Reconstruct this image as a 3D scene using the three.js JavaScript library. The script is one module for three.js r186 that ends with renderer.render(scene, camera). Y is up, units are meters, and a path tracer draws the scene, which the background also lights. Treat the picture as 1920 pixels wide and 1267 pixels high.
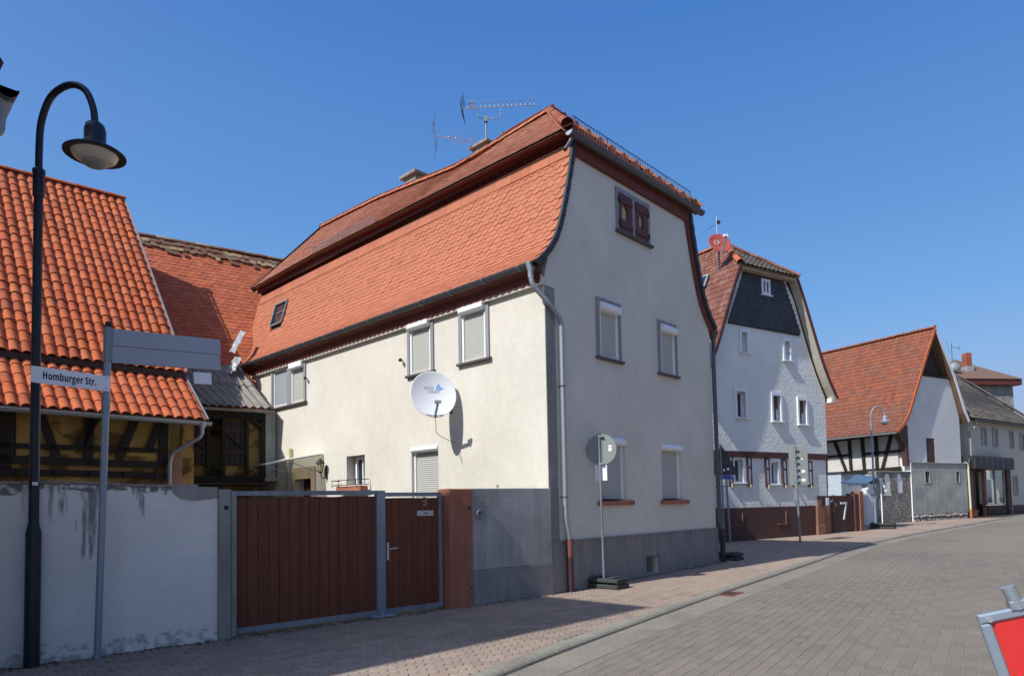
import * as THREE from 'three';
import { mergeGeometries } from 'three/addons/utils/BufferGeometryUtils.js';
import { FontLoader } from 'three/addons/loaders/FontLoader.js';
import { TextGeometry } from 'three/addons/geometries/TextGeometry.js';

// ---------------------------------------------------------------- camera, sky, sun, exposure
const scene = new THREE.Scene();
const FOC = 1240, PITCH = 0.0477, ROLL = 0.0195, CX = 960, CY = 885, EYE = 1.65;
const camera = new THREE.PerspectiveCamera(2 * Math.atan(633.5 / FOC) * 180 / Math.PI, 1920 / 1267, 0.1, 600);
camera.position.set(0, EYE, 0);
const fwV = new THREE.Vector3(0, Math.sin(PITCH), -Math.cos(PITCH));
const up0 = new THREE.Vector3(0, Math.cos(PITCH), Math.sin(PITCH)), rt0 = new THREE.Vector3(1, 0, 0);
const rtV = rt0.clone().multiplyScalar(Math.cos(ROLL)).addScaledVector(up0, -Math.sin(ROLL));
const upV = up0.clone().multiplyScalar(Math.cos(ROLL)).addScaledVector(rt0, Math.sin(ROLL));
camera.quaternion.setFromRotationMatrix(new THREE.Matrix4().makeBasis(rtV, upV, fwV.clone().negate()));
camera.setViewOffset(1920, 1267, 0, 633.5 - CY, 1920, 1267);
camera.updateProjectionMatrix(); camera.updateMatrixWorld(true);

const SUN_AZ = 52, SUN_EL = 45, SUNV = [-Math.sin(52 * Math.PI / 180) * Math.SQRT1_2, Math.SQRT1_2, Math.cos(52 * Math.PI / 180) * Math.SQRT1_2];                       // direction the light travels (azimuth from straight ahead, to the right)
{
  const W = 512, H = 256, data = new Float32Array(W * H * 4);
  const stops = [[-90, .30, .29, .27], [-2, .42, .43, .44], [0, .52, .56, .62], [5, .38, .50, .70], [10, .265, .465, .80], [15, .175, .40, .79], [23, .116, .30, .68], [37, .056, .196, .565], [60, .042, .14, .42], [90, .038, .125, .37]];
  for (let j = 0; j < H; j++) {
    const e = -90 + 180 * (j + .5) / H; let k = 0; while (k < stops.length - 2 && e > stops[k + 1][0]) k++;
    const a = stops[k], b = stops[k + 1], f = Math.min(1, Math.max(0, (e - a[0]) / (b[0] - a[0])));
    for (let i = 0; i < W; i++) {
      const o = (j * W + i) * 4, ph = ((i + .5) / W - .5) * 2 * Math.PI, er = e * Math.PI / 180, dx = Math.cos(er) * Math.cos(ph), dy = Math.sin(er), dz = Math.cos(er) * Math.sin(ph);
      const cs = dx * SUNV[0] + dy * SUNV[1] + dz * SUNV[2], g = Math.acos(Math.max(-1, Math.min(1, cs))) * 180 / Math.PI, au = e > -2 ? 1.9 * Math.exp(-g / 14) + .45 * Math.exp(-g / 21) : 0;   // air glow round the sun
      for (let c = 0; c < 3; c++) data[o + c] = a[c + 1] + (b[c + 1] - a[c + 1]) * f + au * [1, .98, .92][c]; data[o + 3] = 1;
    }
  }
  const t = new THREE.DataTexture(data, W, H, THREE.RGBAFormat, THREE.FloatType);
  t.mapping = THREE.EquirectangularReflectionMapping; t.magFilter = THREE.LinearFilter; t.minFilter = THREE.LinearFilter; t.needsUpdate = true;
  scene.background = t; scene.environment = t;
}
const rad = a => a * Math.PI / 180;
const sun = new THREE.DirectionalLight(0xffffff, 4.9); sun.color.setRGB(1, .972, .93);
const sunDir = new THREE.Vector3(-Math.sin(rad(SUN_AZ)) * Math.cos(rad(SUN_EL)), Math.sin(rad(SUN_EL)), Math.cos(rad(SUN_AZ)) * Math.cos(rad(SUN_EL)));
sun.position.copy(sunDir).multiplyScalar(80).add(new THREE.Vector3(4, 0, -16)); sun.target.position.set(4, 0, -16);
sun.castShadow = true; sun.shadow.mapSize.set(4096, 4096);
Object.assign(sun.shadow.camera, { left: -45, right: 45, top: 45, bottom: -45, near: 1, far: 180 });
scene.add(sun, sun.target);
const renderer = new THREE.WebGLRenderer({ antialias: true });
renderer.toneMapping = THREE.LinearToneMapping; renderer.toneMappingExposure = 1.0; renderer.shadowMap.enabled = true;

// ---------------------------------------------------------------- helpers
let seed = 12345; const rnd = () => { seed = (seed + 0x6D2B79F5) | 0; let t = Math.imul(seed ^ (seed >>> 15), 1 | seed); t = (t + Math.imul(t ^ (t >>> 7), 61 | t)) ^ t; return ((t ^ (t >>> 14)) >>> 0) / 4294967296; };
const rr = (a, b) => a + (b - a) * rnd(), lerp = (a, b, f) => a + (b - a) * f, clamp = (x, a, b) => Math.min(b, Math.max(a, x));
const V = (x, y, d) => new THREE.Vector3(x, y, -d), V3 = (x, y, z) => new THREE.Vector3(x, y, z);
const KS = 0.011, gy = (x, d) => KS * clamp(.69 * x + .72 * d, -30, 70);
function rayDir(px, py) { const v = fwV.clone().addScaledVector(rtV, (px - CX) / FOC).addScaledVector(upV, -(py - CY) / FOC); return v.multiplyScalar(-1 / v.z); }
const pxAt = (px, py, d) => rayDir(px, py).multiplyScalar(d).add(camera.position);
function gnd(px, py, off = 0) { const r = rayDir(px, py), n = V3(-KS * .69, 1, KS * .72); return r.multiplyScalar((off - EYE) / r.dot(n)).add(camera.position); }
function pxPlane(px, py, p0, n) { const r = rayDir(px, py); return r.multiplyScalar(p0.clone().sub(camera.position).dot(n) / r.dot(n)).add(camera.position); }
class Frame {                                        // x along azimuth az, y up (world height), z outwards to the street
  constructor(p, az) { this.o = V3(p.x, 0, p.z); this.az = az; this.th = rad(90 - az); this.X = V3(Math.sin(rad(az)), 0, -Math.cos(rad(az))); this.N = V3(Math.cos(rad(az)), 0, Math.sin(rad(az))); }
  px(px, py, off = 0) { const p = pxPlane(px, py, this.o.clone().addScaledVector(this.N, off), this.N); return [p.clone().sub(this.o).dot(this.X), p.y]; }
  w(x, y, z) { return this.o.clone().addScaledVector(this.X, x).addScaledVector(this.N, z).setY(y); }
  place(o) { o.position.copy(this.o); o.rotation.y = this.th; return o; }
}
const used = {};
const numbered = n => { const k = used[n] = (used[n] ?? -1) + 1; return k ? n + '_' + String(k).padStart(3, '0') : n; };
function boxUV(g) {
  const p = g.attributes.position, n = g.attributes.normal, uv = new Float32Array(p.count * 2);
  for (let i = 0; i < p.count; i += 3) {
    let ax = 0, ay = 0, az = 0; for (let k = 0; k < 3; k++) { ax += n.getX(i + k); ay += n.getY(i + k); az += n.getZ(i + k); }
    ax = Math.abs(ax); ay = Math.abs(ay); az = Math.abs(az);
    for (let k = 0; k < 3; k++) { const x = p.getX(i + k), y = p.getY(i + k), z = p.getZ(i + k); uv.set(ay >= ax && ay >= az ? [x, z] : ax > az ? [z, y] : [x, y], (i + k) * 2); }
  }
  g.setAttribute('uv', new THREE.BufferAttribute(uv, 2)); return g;
}
const clean = g => { let h = g.index ? g.toNonIndexed() : g; for (const k of Object.keys(h.attributes)) if (!['position', 'normal', 'uv'].includes(k)) h.deleteAttribute(k); h.clearGroups?.(); h.morphAttributes = {}; return h; };
function join(gs) { gs = (Array.isArray(gs) ? gs.flat(9) : [gs]).map(clean); const g = gs.length > 1 ? mergeGeometries(gs) : gs[0]; return boxUV(g); }
function mesh(name, gs, mat, parent, o = {}) {
  const m = new THREE.Mesh(gs.isBufferGeometry && o.raw ? gs : join(gs), mat); m.name = parent ? name : numbered(name); m.castShadow = m.receiveShadow = true;
  if (o.pos) m.position.set(...o.pos); if (o.ry) m.rotation.y = o.ry; if (o.label) m.userData.label = o.label;
  (parent || scene).add(m); return m;
}
function thing(name, label, category, frame, group) {
  const o = new THREE.Group(); o.name = numbered(name); o.userData = { label, category }; if (group) o.userData.group = group;
  if (frame instanceof Frame) frame.place(o); else if (frame) o.position.copy(frame);
  scene.add(o); return o;
}
const B = (x0, x1, y0, y1, z0, z1) => new THREE.BoxGeometry(Math.abs(x1 - x0), Math.abs(y1 - y0), Math.abs(z1 - z0)).translate((x0 + x1) / 2, (y0 + y1) / 2, (z0 + z1) / 2);
function CB(x0, x1, y0, y1, z0, z1, b = .008) {      // chamfered box
  const s = new THREE.Shape([[x0 + b, y0 + b], [x1 - b, y0 + b], [x1 - b, y1 - b], [x0 + b, y1 - b]].map(p => new THREE.Vector2(...p)));
  return new THREE.ExtrudeGeometry(s, { depth: z1 - z0 - 2 * b, bevelEnabled: true, bevelThickness: b, bevelSize: b, bevelSegments: 1 }).translate(0, 0, z0 + b);
}
const shp = (pts, holes = []) => { const s = new THREE.Shape(pts.map(p => new THREE.Vector2(...p))); for (const h of holes) s.holes.push(new THREE.Path(h.map(p => new THREE.Vector2(...p)))); return s; };
const rectPts = (x0, x1, y0, y1) => [[x0, y0], [x1, y0], [x1, y1], [x0, y1]];
const ext = (pts, holes, z0, z1) => new THREE.ExtrudeGeometry(shp(pts, holes), { depth: z1 - z0, bevelEnabled: false }).translate(0, 0, z0);
function beam(a, b, w, t, up = V3(0, 1, 0)) {        // box from a to b, w across, t along 'up'
  const d = b.clone().sub(a), L = d.length(), g = new THREE.BoxGeometry(w, t, L); d.normalize();
  const x = new THREE.Vector3().crossVectors(up, d); if (x.lengthSq() < 1e-6) x.set(1, 0, 0); x.normalize(); const y = new THREE.Vector3().crossVectors(d, x);
  return g.applyMatrix4(new THREE.Matrix4().makeBasis(x, y, d).setPosition(a.clone().add(b).multiplyScalar(.5)));
}
function cyl(a, b, r0, r1 = r0, seg = 12) {
  const d = b.clone().sub(a), L = d.length(), g = new THREE.CylinderGeometry(r1, r0, L, seg);
  return g.applyMatrix4(new THREE.Matrix4().makeRotationFromQuaternion(new THREE.Quaternion().setFromUnitVectors(V3(0, 1, 0), d.normalize())).setPosition(a.clone().add(b).multiplyScalar(.5)));
}
const tube = (pts, r, n = 40, seg = 10, tension = .5) => new THREE.TubeGeometry(new THREE.CatmullRomCurve3(pts, false, 'catmullrom', tension), n, r, seg);
function pipe(pts, r, bend = .12, seg = 12) {        // straight runs with rounded bends
  const path = new THREE.CurvePath();
  let prev = pts[0];
  for (let i = 1; i < pts.length; i++) {
    if (i < pts.length - 1) {
      const a = pts[i].clone().sub(prev), b = pts[i + 1].clone().sub(pts[i]), k = Math.min(bend, a.length() * .45, b.length() * .45);
      const p1 = pts[i].clone().addScaledVector(a.normalize(), -k), p2 = pts[i].clone().addScaledVector(b.normalize(), k);
      path.add(new THREE.LineCurve3(prev, p1)); path.add(new THREE.QuadraticBezierCurve3(p1, pts[i], p2)); prev = p2;
    } else path.add(new THREE.LineCurve3(prev, pts[i]));
  }
  const cs = path.curves.map(c => new THREE.TubeGeometry(c, c.isLineCurve3 ? 1 : 6, r, seg));
  const first = path.curves[0], last = path.curves.at(-1);
  return cs;
}
function quad(a, b, c, d) { const g = new THREE.BufferGeometry().setFromPoints([a, b, c, a, c, d]); g.computeVertexNormals(); g.setAttribute('uv', new THREE.BufferAttribute(new Float32Array(12), 2)); return g; }
function tri(a, b, c) { const g = new THREE.BufferGeometry().setFromPoints([a, b, c]); g.computeVertexNormals(); g.setAttribute('uv', new THREE.BufferAttribute(new Float32Array(6), 2)); return g; }
function slab(a, b, c, d, t) {                       // quad a b c d with thickness t below it
  const n = b.clone().sub(a).cross(d.clone().sub(a)).normalize().multiplyScalar(-t), [e, f, g, h] = [a, b, c, d].map(p => p.clone().add(n));
  return [quad(a, b, c, d), quad(h, g, f, e), quad(a, e, f, b), quad(b, f, g, c), quad(c, g, h, d), quad(d, h, e, a)];
}
const lathe = (pts, seg = 28) => new THREE.LatheGeometry(pts.map(p => new THREE.Vector2(...p)), seg);

// ---------------------------------------------------------------- textures and materials
function hash(x, y, s) { let h = Math.imul(x, 374761393) + Math.imul(y, 668265263) + Math.imul(s, 2147483647 ^ 0x5bd1e995); h = Math.imul(h ^ (h >>> 13), 1274126177); return ((h ^ (h >>> 16)) >>> 0) / 4294967296; }
function vn(u, v, n, m, s) { const x = u * n, y = v * m, i = Math.floor(x), j = Math.floor(y); let f = x - i, g = y - j; f = f * f * (3 - 2 * f); g = g * g * (3 - 2 * g); const H = (a, b) => hash(((a % n) + n) % n, ((b % m) + m) % m, s); return lerp(lerp(H(i, j), H(i + 1, j), f), lerp(H(i, j + 1), H(i + 1, j + 1), f), g); }
function fbm(u, v, n, m, s, o = 4) { let a = 0, w = .5, t = 0; for (let k = 0; k < o; k++) { a += w * vn(u, v, n << k, m << k, s + k); t += w; w *= .55; } return a / t; }
function tex(w, h, fn, size, { srgb = true, sizeY = size } = {}) {
  const d = new Uint8Array(w * h * 4);
  for (let j = 0; j < h; j++) for (let i = 0; i < w; i++) { const c = fn((i + .5) / w, (j + .5) / h), o = (j * w + i) * 4; for (let k = 0; k < 3; k++) d[o + k] = clamp((Array.isArray(c) ? c[k] : c) * 255, 0, 255); d[o + 3] = 255; }
  const t = new THREE.DataTexture(d, w, h, THREE.RGBAFormat); t.wrapS = t.wrapT = THREE.RepeatWrapping; t.magFilter = THREE.LinearFilter; t.minFilter = THREE.LinearMipmapLinearFilter; t.generateMipmaps = true;
  if (srgb) t.colorSpace = THREE.SRGBColorSpace; t.repeat.set(1 / size, 1 / sizeY); t.needsUpdate = true; return t;
}
const scaled = (t, sx, sy = sx) => { const c = t.clone(); c.repeat.set(1 / sx, 1 / sy); c.needsUpdate = true; return c; };
const T = {};
T.plaster = tex(512, 512, (u, v) => { const a = fbm(u, v, 3, 3, 1, 5), b = fbm(u, v, 40, 40, 7, 3), s = fbm(u, v, 9, 5, 11, 4); const k = .905 + .095 * a + .045 * (b - .5) + .05 * (s - .5); return [k, k * .997, k * (.985 + .02 * a)]; }, 3.7);
T.stained = tex(512, 512, (u, v) => { const a = fbm(u, v, 3, 3, 21, 5), b = fbm(u, v, 50, 50, 27, 3), s = fbm(u, v, 30, 3, 31, 4); let k = .72 + .32 * a + .08 * (b - .5) + .16 * (s - .5); k = Math.min(1, k); return [k, k, k * .99]; }, 2.6);
T.grain = tex(256, 256, (u, v) => .25 + .5 * fbm(u, v, 32, 32, 41, 4) + .25 * vn(u, v, 128, 128, 45), .6, { srgb: false });
T.rough = tex(256, 256, (u, v) => { const a = fbm(u, v, 14, 14, 51, 4), b = vn(u, v, 60, 60, 55); return .2 + .6 * a + .2 * b; }, .8, { srgb: false });
T.wood = tex(256, 512, (u, v) => { const g = fbm(u, v, 24, 2, 61, 5), k = .70 + .30 * g; return [k, k * .98, k * .96]; }, .5, { sizeY: 1.6 });
T.clay = tex(256, 256, (u, v) => { const a = fbm(u, v, 5, 5, 71, 4), b = vn(u, v, 70, 70, 75); const k = .80 + .17 * a + .06 * b; return [k, k * .985, k * .97]; }, .7);
T.oldclay = tex(512, 512, (u, v) => { const a = fbm(u, v, 7, 7, 81, 5), b = fbm(u, v, 30, 30, 85, 3); const l = clamp((b - .56) * 6, 0, 1) * .5, k = .62 + .38 * a; return [lerp(k, .82, l), lerp(k * .96, .80, l), lerp(k * .93, .72, l)]; }, 1.3);
T.oldclay2 = tex(256, 256, (u, v) => { const a = fbm(u, v, 6, 6, 171, 5), b = fbm(u, v, 40, 40, 175, 3), k = .76 + .22 * a + .10 * (b - .5); return [k, k * .98, k * .96]; }, .9);
T.paver = tex(512, 512, (u, v) => { const a = fbm(u, v, 4, 4, 91, 5), b = fbm(u, v, 80, 80, 95, 2); const k = .70 + .22 * a + .16 * (b - .3); return [k, k * .985, k * .965]; }, 2.3);
T.ochre = tex(512, 512, (u, v) => { const a = fbm(u, v, 5, 5, 101, 5), b = clamp((fbm(u, v, 6, 9, 107, 4) - .52) * 7, 0, 1); const k = .62 + .38 * a; return [lerp(k, .42, b * .8), lerp(k * .93, .33, b * .8), lerp(k * .78, .22, b * .8)]; }, 2.4);
T.stone = tex(512, 512, (u, v) => { const a = fbm(u, v, 14, 20, 111, 4), b = fbm(u, v, 4, 4, 117, 3), m = clamp((a - .45) * 5, 0, 1); const k = lerp(.72, .95, m) * (.8 + .3 * b); return [k, k * .98, k * .95]; }, 1.3);
const col = (r, g, b) => new THREE.Color().setRGB(r, g, b);
function mat(c, o = {}) { const m = new THREE.MeshStandardMaterial({ roughness: .9, metalness: 0, side: THREE.DoubleSide, ...o }); m.color.copy(Array.isArray(c) ? col(...c) : new THREE.Color(c)); return m; }
const M = {
  plaster: mat([.725, .688, .595], { map: T.plaster, bumpMap: T.grain, bumpScale: .004 }),
  plinth: mat([.30, .285, .28], { map: T.stained, bumpMap: T.grain, bumpScale: .006 }),
  greyPlaster: mat([.43, .425, .41], { map: T.stained, bumpMap: T.grain, bumpScale: .006 }),
  cornerGrey: mat([.30, .295, .285], { map: T.stained, bumpMap: T.grain, bumpScale: .004 }),
  zinc: mat([.36, .38, .40], { metalness: .55, roughness: .5 }), zincDark: mat([.10, .105, .115], { metalness: .4, roughness: .5 }),
  slate: mat([.075, .085, .105], { roughness: .65, map: T.oldclay }),
  redBoard: mat([.20, .045, .03], { map: T.wood, roughness: .7 }), redPaint: mat([.17, .035, .028], { map: T.wood, roughness: .6 }),
  sandstone: mat([.42, .155, .10], { map: T.stained, bumpMap: T.grain, bumpScale: .004 }), sandTan: mat([.55, .44, .31], { map: T.stained }),
  standDark: mat([.055, .026, .022], { roughness: .6 }), castIron: mat([.20, .07, .05], { roughness: .6 }), white: mat([.82, .83, .84], { roughness: .45 }), shutter: mat([.52, .52, .47], { roughness: .6 }),
  surround: mat([.36, .385, .42], { map: T.wood, roughness: .75 }), sillDark: mat([.09, .085, .085], { roughness: .7 }), black: mat([.02, .02, .022], { roughness: .6 }), iron: mat([.03, .03, .03], { roughness: .5, metalness: .5 }),
  batten: mat([.24, .155, .10], { map: T.wood }), glass: new THREE.MeshPhysicalMaterial({ color: 0x20262c, roughness: .06, metalness: 0, clearcoat: 1, clearcoatRoughness: .03 }),
  gatePlank: mat([.19, .050, .020], { map: T.wood, roughness: .55 }), galv: mat([.30, .345, .39], { metalness: .35, roughness: .5, map: T.stained }),
  concrete: mat([.34, .32, .29], { map: T.stained, bumpMap: T.rough, bumpScale: .008 }), kerb: mat([.36, .34, .28], { map: T.paver, bumpMap: T.grain, bumpScale: .004 }), gutterStrip: mat([.33, .30, .25], { map: T.paver, bumpMap: T.grain, bumpScale: .003 }),
  soil: mat([.12, .105, .085], { map: T.stained, bumpMap: T.rough, bumpScale: .01 }), sand: mat([.40, .355, .295], { map: T.paver }), walkJoint: mat([.085, .068, .05], { map: T.paver }),
  timber: mat([.024, .017, .013], { map: T.wood, roughness: .85 }), ochre: mat([.47, .34, .14], { map: T.ochre, bumpMap: T.rough, bumpScale: .01 }), darkWood: mat([.06, .042, .032], { map: T.wood, roughness: .85 }),
  lampBlack: mat([.018, .024, .034], { roughness: .42, metalness: .3 }), steelBlue: mat([.26, .31, .37], { metalness: .35, roughness: .5 }), signBack: mat([.42, .45, .49], { metalness: .3, roughness: .55, map: T.plaster }), signGrey: mat([.25, .275, .265], { metalness: .2, roughness: .6 }),
  paper: mat([.82, .82, .85], { roughness: .8 }), recycled: mat([.045, .048, .045], { roughness: .85, bumpMap: T.rough, bumpScale: .01 }), brick: mat([.35, .20, .13], { map: T.stained }), mortar: mat([.30, .275, .23], { map: T.stained }),
  asbestos: mat([.40, .395, .37], { map: T.oldclay, bumpMap: T.grain, bumpScale: .004 }), flashing: mat([.36, .375, .39], { metalness: .3, roughness: .45 }),
  houseWhite: mat([.84, .87, .83], { map: T.plaster, bumpMap: T.rough, bumpScale: .032 }), brownPaint: mat([.085, .034, .026], { map: T.plaster, roughness: .7, bumpMap: T.grain, bumpScale: .003 }), brownLight: mat([.34, .16, .10], { map: T.stained }), slateWall: mat([.05, .057, .07], { map: T.oldclay, roughness: .6 }), windowWhite: mat([.78, .79, .83], { roughness: .4 }), brownBlind: mat([.09, .055, .045]),
  blueWall: mat([.50, .58, .66], { map: T.plaster }), blueTin: mat([.10, .17, .26], { roughness: .5, metalness: .3 }), stoneWall: mat([.40, .385, .36], { map: T.stone, bumpMap: T.rough, bumpScale: .03 }), greyRender: mat([.47, .475, .44], { map: T.stained, bumpMap: T.rough, bumpScale: .025 }), creamWall: mat([.56, .52, .44], { map: T.plaster }), barnWhite: mat([.74, .74, .71], { map: T.plaster, bumpMap: T.grain, bumpScale: .006 }),
  infill: mat([.62, .60, .55], { map: T.plaster }), clinker: mat([.17, .095, .07], { map: T.stone }), copper: mat([.045, .047, .045], { metalness: .4, roughness: .5 }), terracotta: mat([.50, .17, .07], {}), leaf: mat([.10, .14, .04], {}), litter: mat([.10, .085, .05], {}), weed: mat([.30, .34, .04], {}),
  redDish: mat([.36, .075, .055], { roughness: .5 }), dishGrey: mat([.74, .76, .78], { roughness: .4 }), alu: mat([.55, .57, .60], { metalness: .7, roughness: .35 }), signRed: mat([.60, .028, .026], { roughness: .4 }), yellow: mat([.75, .66, .12], { roughness: .5 }), blue: mat([.06, .12, .42], { roughness: .5 }), blueLogo: mat([.12, .36, .75], { roughness: .5 }), greyInk: mat([.40, .42, .45], {}), ink: mat([.02, .02, .02], {}), lensGlass: mat([.55, .52, .47], { roughness: .25 }), ivory: mat([.52, .46, .26], {}), beigeBoard: mat([.62, .58, .36], {})
};
const palette = (list, o = {}) => list.map(c => mat(c, { map: T.clay, roughness: .85, ...o }));
const PAL = {
  orange: palette([[.50, .172, .088], [.53, .185, .096], [.47, .158, .08], [.51, .178, .094], [.485, .168, .092]]),
  aged: palette([[.60, .245, .15], [.65, .28, .18], [.55, .22, .14], [.62, .24, .14], [.57, .26, .17]], { map: T.oldclay }),
  pan: palette([[.64, .165, .06], [.68, .185, .068], [.60, .15, .055], [.63, .175, .07], [.57, .15, .062], [.50, .135, .06], [.66, .20, .085]], { roughness: 1, map: T.oldclay2 }),
  rear: palette([[.58, .15, .06], [.62, .165, .07], [.53, .135, .055], [.64, .18, .08], [.48, .135, .065]], { map: T.oldclay2 }),
  h2: palette([[.30, .12, .095], [.35, .16, .125], [.27, .10, .08], [.38, .20, .155], [.33, .11, .08]], { map: T.oldclay }),
  barn3: palette([[.36, .118, .064], [.40, .13, .068], [.31, .105, .065], [.44, .14, .072], [.33, .14, .095]], { map: T.oldclay }),
  grey: palette([[.15, .14, .125], [.18, .165, .145], [.13, .12, .11], [.20, .18, .155]], { map: T.oldclay }),
  walk: palette([[.42, .33, .27], [.47, .365, .295], [.50, .40, .32], [.53, .41, .325], [.55, .44, .355], [.58, .46, .37], [.54, .395, .305]], { map: T.paver, bumpMap: T.grain, bumpScale: .002, roughness: .95 }),
  road: palette([[.28, .25, .215], [.305, .272, .23], [.325, .285, .242], [.34, .298, .25], [.355, .312, .262], [.375, .325, .272], [.36, .30, .25]], { map: T.paver, bumpMap: T.grain, bumpScale: .002, roughness: .9 })
};
// many alike pieces: the largest in view become meshes of their own, the rest one instanced part
const whiteOf = new Map();
function pieces(parent, name, cells, geom, pal, maxN = 300) {
  parent.updateWorldMatrix(true, false);
  const p = V3(), z = V3(), n3 = V3();
  for (const c of cells) {
    p.setFromMatrixPosition(c.m).applyMatrix4(parent.matrixWorld); const dist = p.distanceTo(camera.position);
    z.setFromMatrixColumn(c.m, c.axis ?? 2).transformDirection(parent.matrixWorld); const face = z.dot(camera.position.clone().sub(p).normalize());
    n3.copy(p).project(camera); const inV = Math.abs(n3.x) < 1.02 && Math.abs(n3.y) < 1.02 && n3.z < 1;
    c.score = inV && !c.hidden ? Math.max(0.001, face) / (dist * dist) : 0; c.k ??= Math.floor(rnd() * pal.length);
  }
  cells.sort((a, b) => b.score - a.score);
  const near = cells.filter((c, i) => i < maxN && c.score > 0), far = cells.slice(near.length);
  for (const c of near) { const m = new THREE.Mesh(geom, pal[c.k]); m.name = name; m.castShadow = m.receiveShadow = true; m.applyMatrix4(c.m); parent.add(m); }
  if (far.length) {
    if (!whiteOf.has(pal)) { const w = pal[0].clone(); w.color.setRGB(1, 1, 1); whiteOf.set(pal, w); }
    const im = new THREE.InstancedMesh(geom, whiteOf.get(pal), far.length); im.name = name + '_field'; im.userData.kind = 'stuff'; im.castShadow = im.receiveShadow = true;
    far.forEach((c, i) => { im.setMatrixAt(i, c.m); im.setColorAt(i, pal[c.k].color); }); parent.add(im);
  }
}
// cells of a tiled surface: fn(u, v) point (u metres across, v 0..1 up the slope)
function tileCells(fn, u0, u1, w, rows, { half = true, lift = .018, tilt = .05, flip = 1, gw = w, gl = null, jit = .004, hidden = false, skip } = {}) {
  const out = [];
  for (let r = 0; r < rows; r++) {
    const v = r / rows, a = u0(v), b = u1(v), off = half && r % 2 ? .5 : 0;
    for (let c = Math.ceil(a / w - off - .5); ; c++) {
      const u = (c + off + .5) * w; if (u < a + .02) continue; if (u > b - .02) break;
      if (skip && skip(u, v)) continue;
      const p = fn(u, v), X = fn(u + .05, v).sub(fn(u - .05, v)).normalize(), q = fn(u, Math.min(1, v + 1 / rows)), Y = q.clone().sub(p), len = Y.length(); if (len < .01) { continue; } Y.divideScalar(len);
      const Z = new THREE.Vector3().crossVectors(X, Y).multiplyScalar(flip).normalize(), Y2 = new THREE.Vector3().crossVectors(Z, X).multiplyScalar(flip > 0 ? 1 : 1);
      Y2.copy(Y); const tl = tilt + rr(-jit, jit) * 3, Yt = Y2.clone().multiplyScalar(Math.cos(tl)).addScaledVector(Z, -Math.sin(tl)), Zt = Z.clone().multiplyScalar(Math.cos(tl)).addScaledVector(Y2, Math.sin(tl));
      const Xt = new THREE.Vector3().crossVectors(Yt, Zt);
      const m = new THREE.Matrix4().makeBasis(Xt.multiplyScalar(w / gw), Yt.multiplyScalar(gl ? len / gl : 1), Zt).setPosition(p.addScaledVector(Z, lift + rr(-jit, jit) * .6).addScaledVector(Y2, rr(-jit, jit)));
      out.push({ m, hidden });
    }
  }
  return out;
}
const biberGeo = (w, L, t = .014, sag = .05) => { const s = new THREE.Shape(), h = w / 2 - .0008; s.moveTo(-h, L); s.lineTo(-h, sag); s.quadraticCurveTo(-h * .62, 0, 0, 0); s.quadraticCurveTo(h * .62, 0, h, sag); s.lineTo(h, L); return boxUV(clean(new THREE.ExtrudeGeometry(s, { depth: t, bevelEnabled: false, curveSegments: 4 }))); };
function panGeo(w, L, hgt = .05, t = .016) {         // S-shaped pantile with a barrel roll
  const prof = [], n = 9; for (let i = 0; i <= n; i++) { const f = i / n, x = lerp(-w / 2 - .012, w / 2 + .012, f); prof.push([x, f < .74 ? hgt * Math.pow(Math.sin(Math.PI * f / .74), .75) : -.22 * hgt * Math.sin(Math.PI * (f - .74) / .26)]); }
  const pts = prof.concat(prof.slice().reverse().map(([x, z]) => [x, z - t])); const g = new THREE.ExtrudeGeometry(shp(pts), { depth: L, bevelEnabled: false }); // (x, z) profile drawn out along slope
  g.applyMatrix4(new THREE.Matrix4().makeBasis(V3(1, 0, 0), V3(0, 0, 1), V3(0, -1, 0))); g.applyMatrix4(new THREE.Matrix4().makeTranslation(0, L, 0)); return boxUV(clean(g));
}
const flatTileGeo = (w, L, t = .022) => boxUV(clean(new THREE.BoxGeometry(w * .97, L, t).translate(0, L / 2, t / 2)));
const ridgeGeo = (r, L) => { const g = new THREE.CylinderGeometry(r * .92, r * 1.03, L, 10, 1, true, -Math.PI / 2, Math.PI); return boxUV(clean(g)); };  // half round, axis y, bulge to +z
function ridgeRow(parent, name, a, b, up, r, L, pal, maxN = 60) {
  const d = b.clone().sub(a), n = Math.max(1, Math.round(d.length() / L)), Y = d.clone().normalize(), X = new THREE.Vector3().crossVectors(Y, up).normalize(), Z = new THREE.Vector3().crossVectors(X, Y), cells = [];
  for (let i = 0; i < n; i++) cells.push({ m: new THREE.Matrix4().makeBasis(X, Y, Z).setPosition(a.clone().addScaledVector(d, (i + .5) / n).addScaledVector(Z, rr(-.006, .006))) });
  pieces(parent, name, cells, ridgeGeo(r, L * 1.08), pal, maxN);
}
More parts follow.
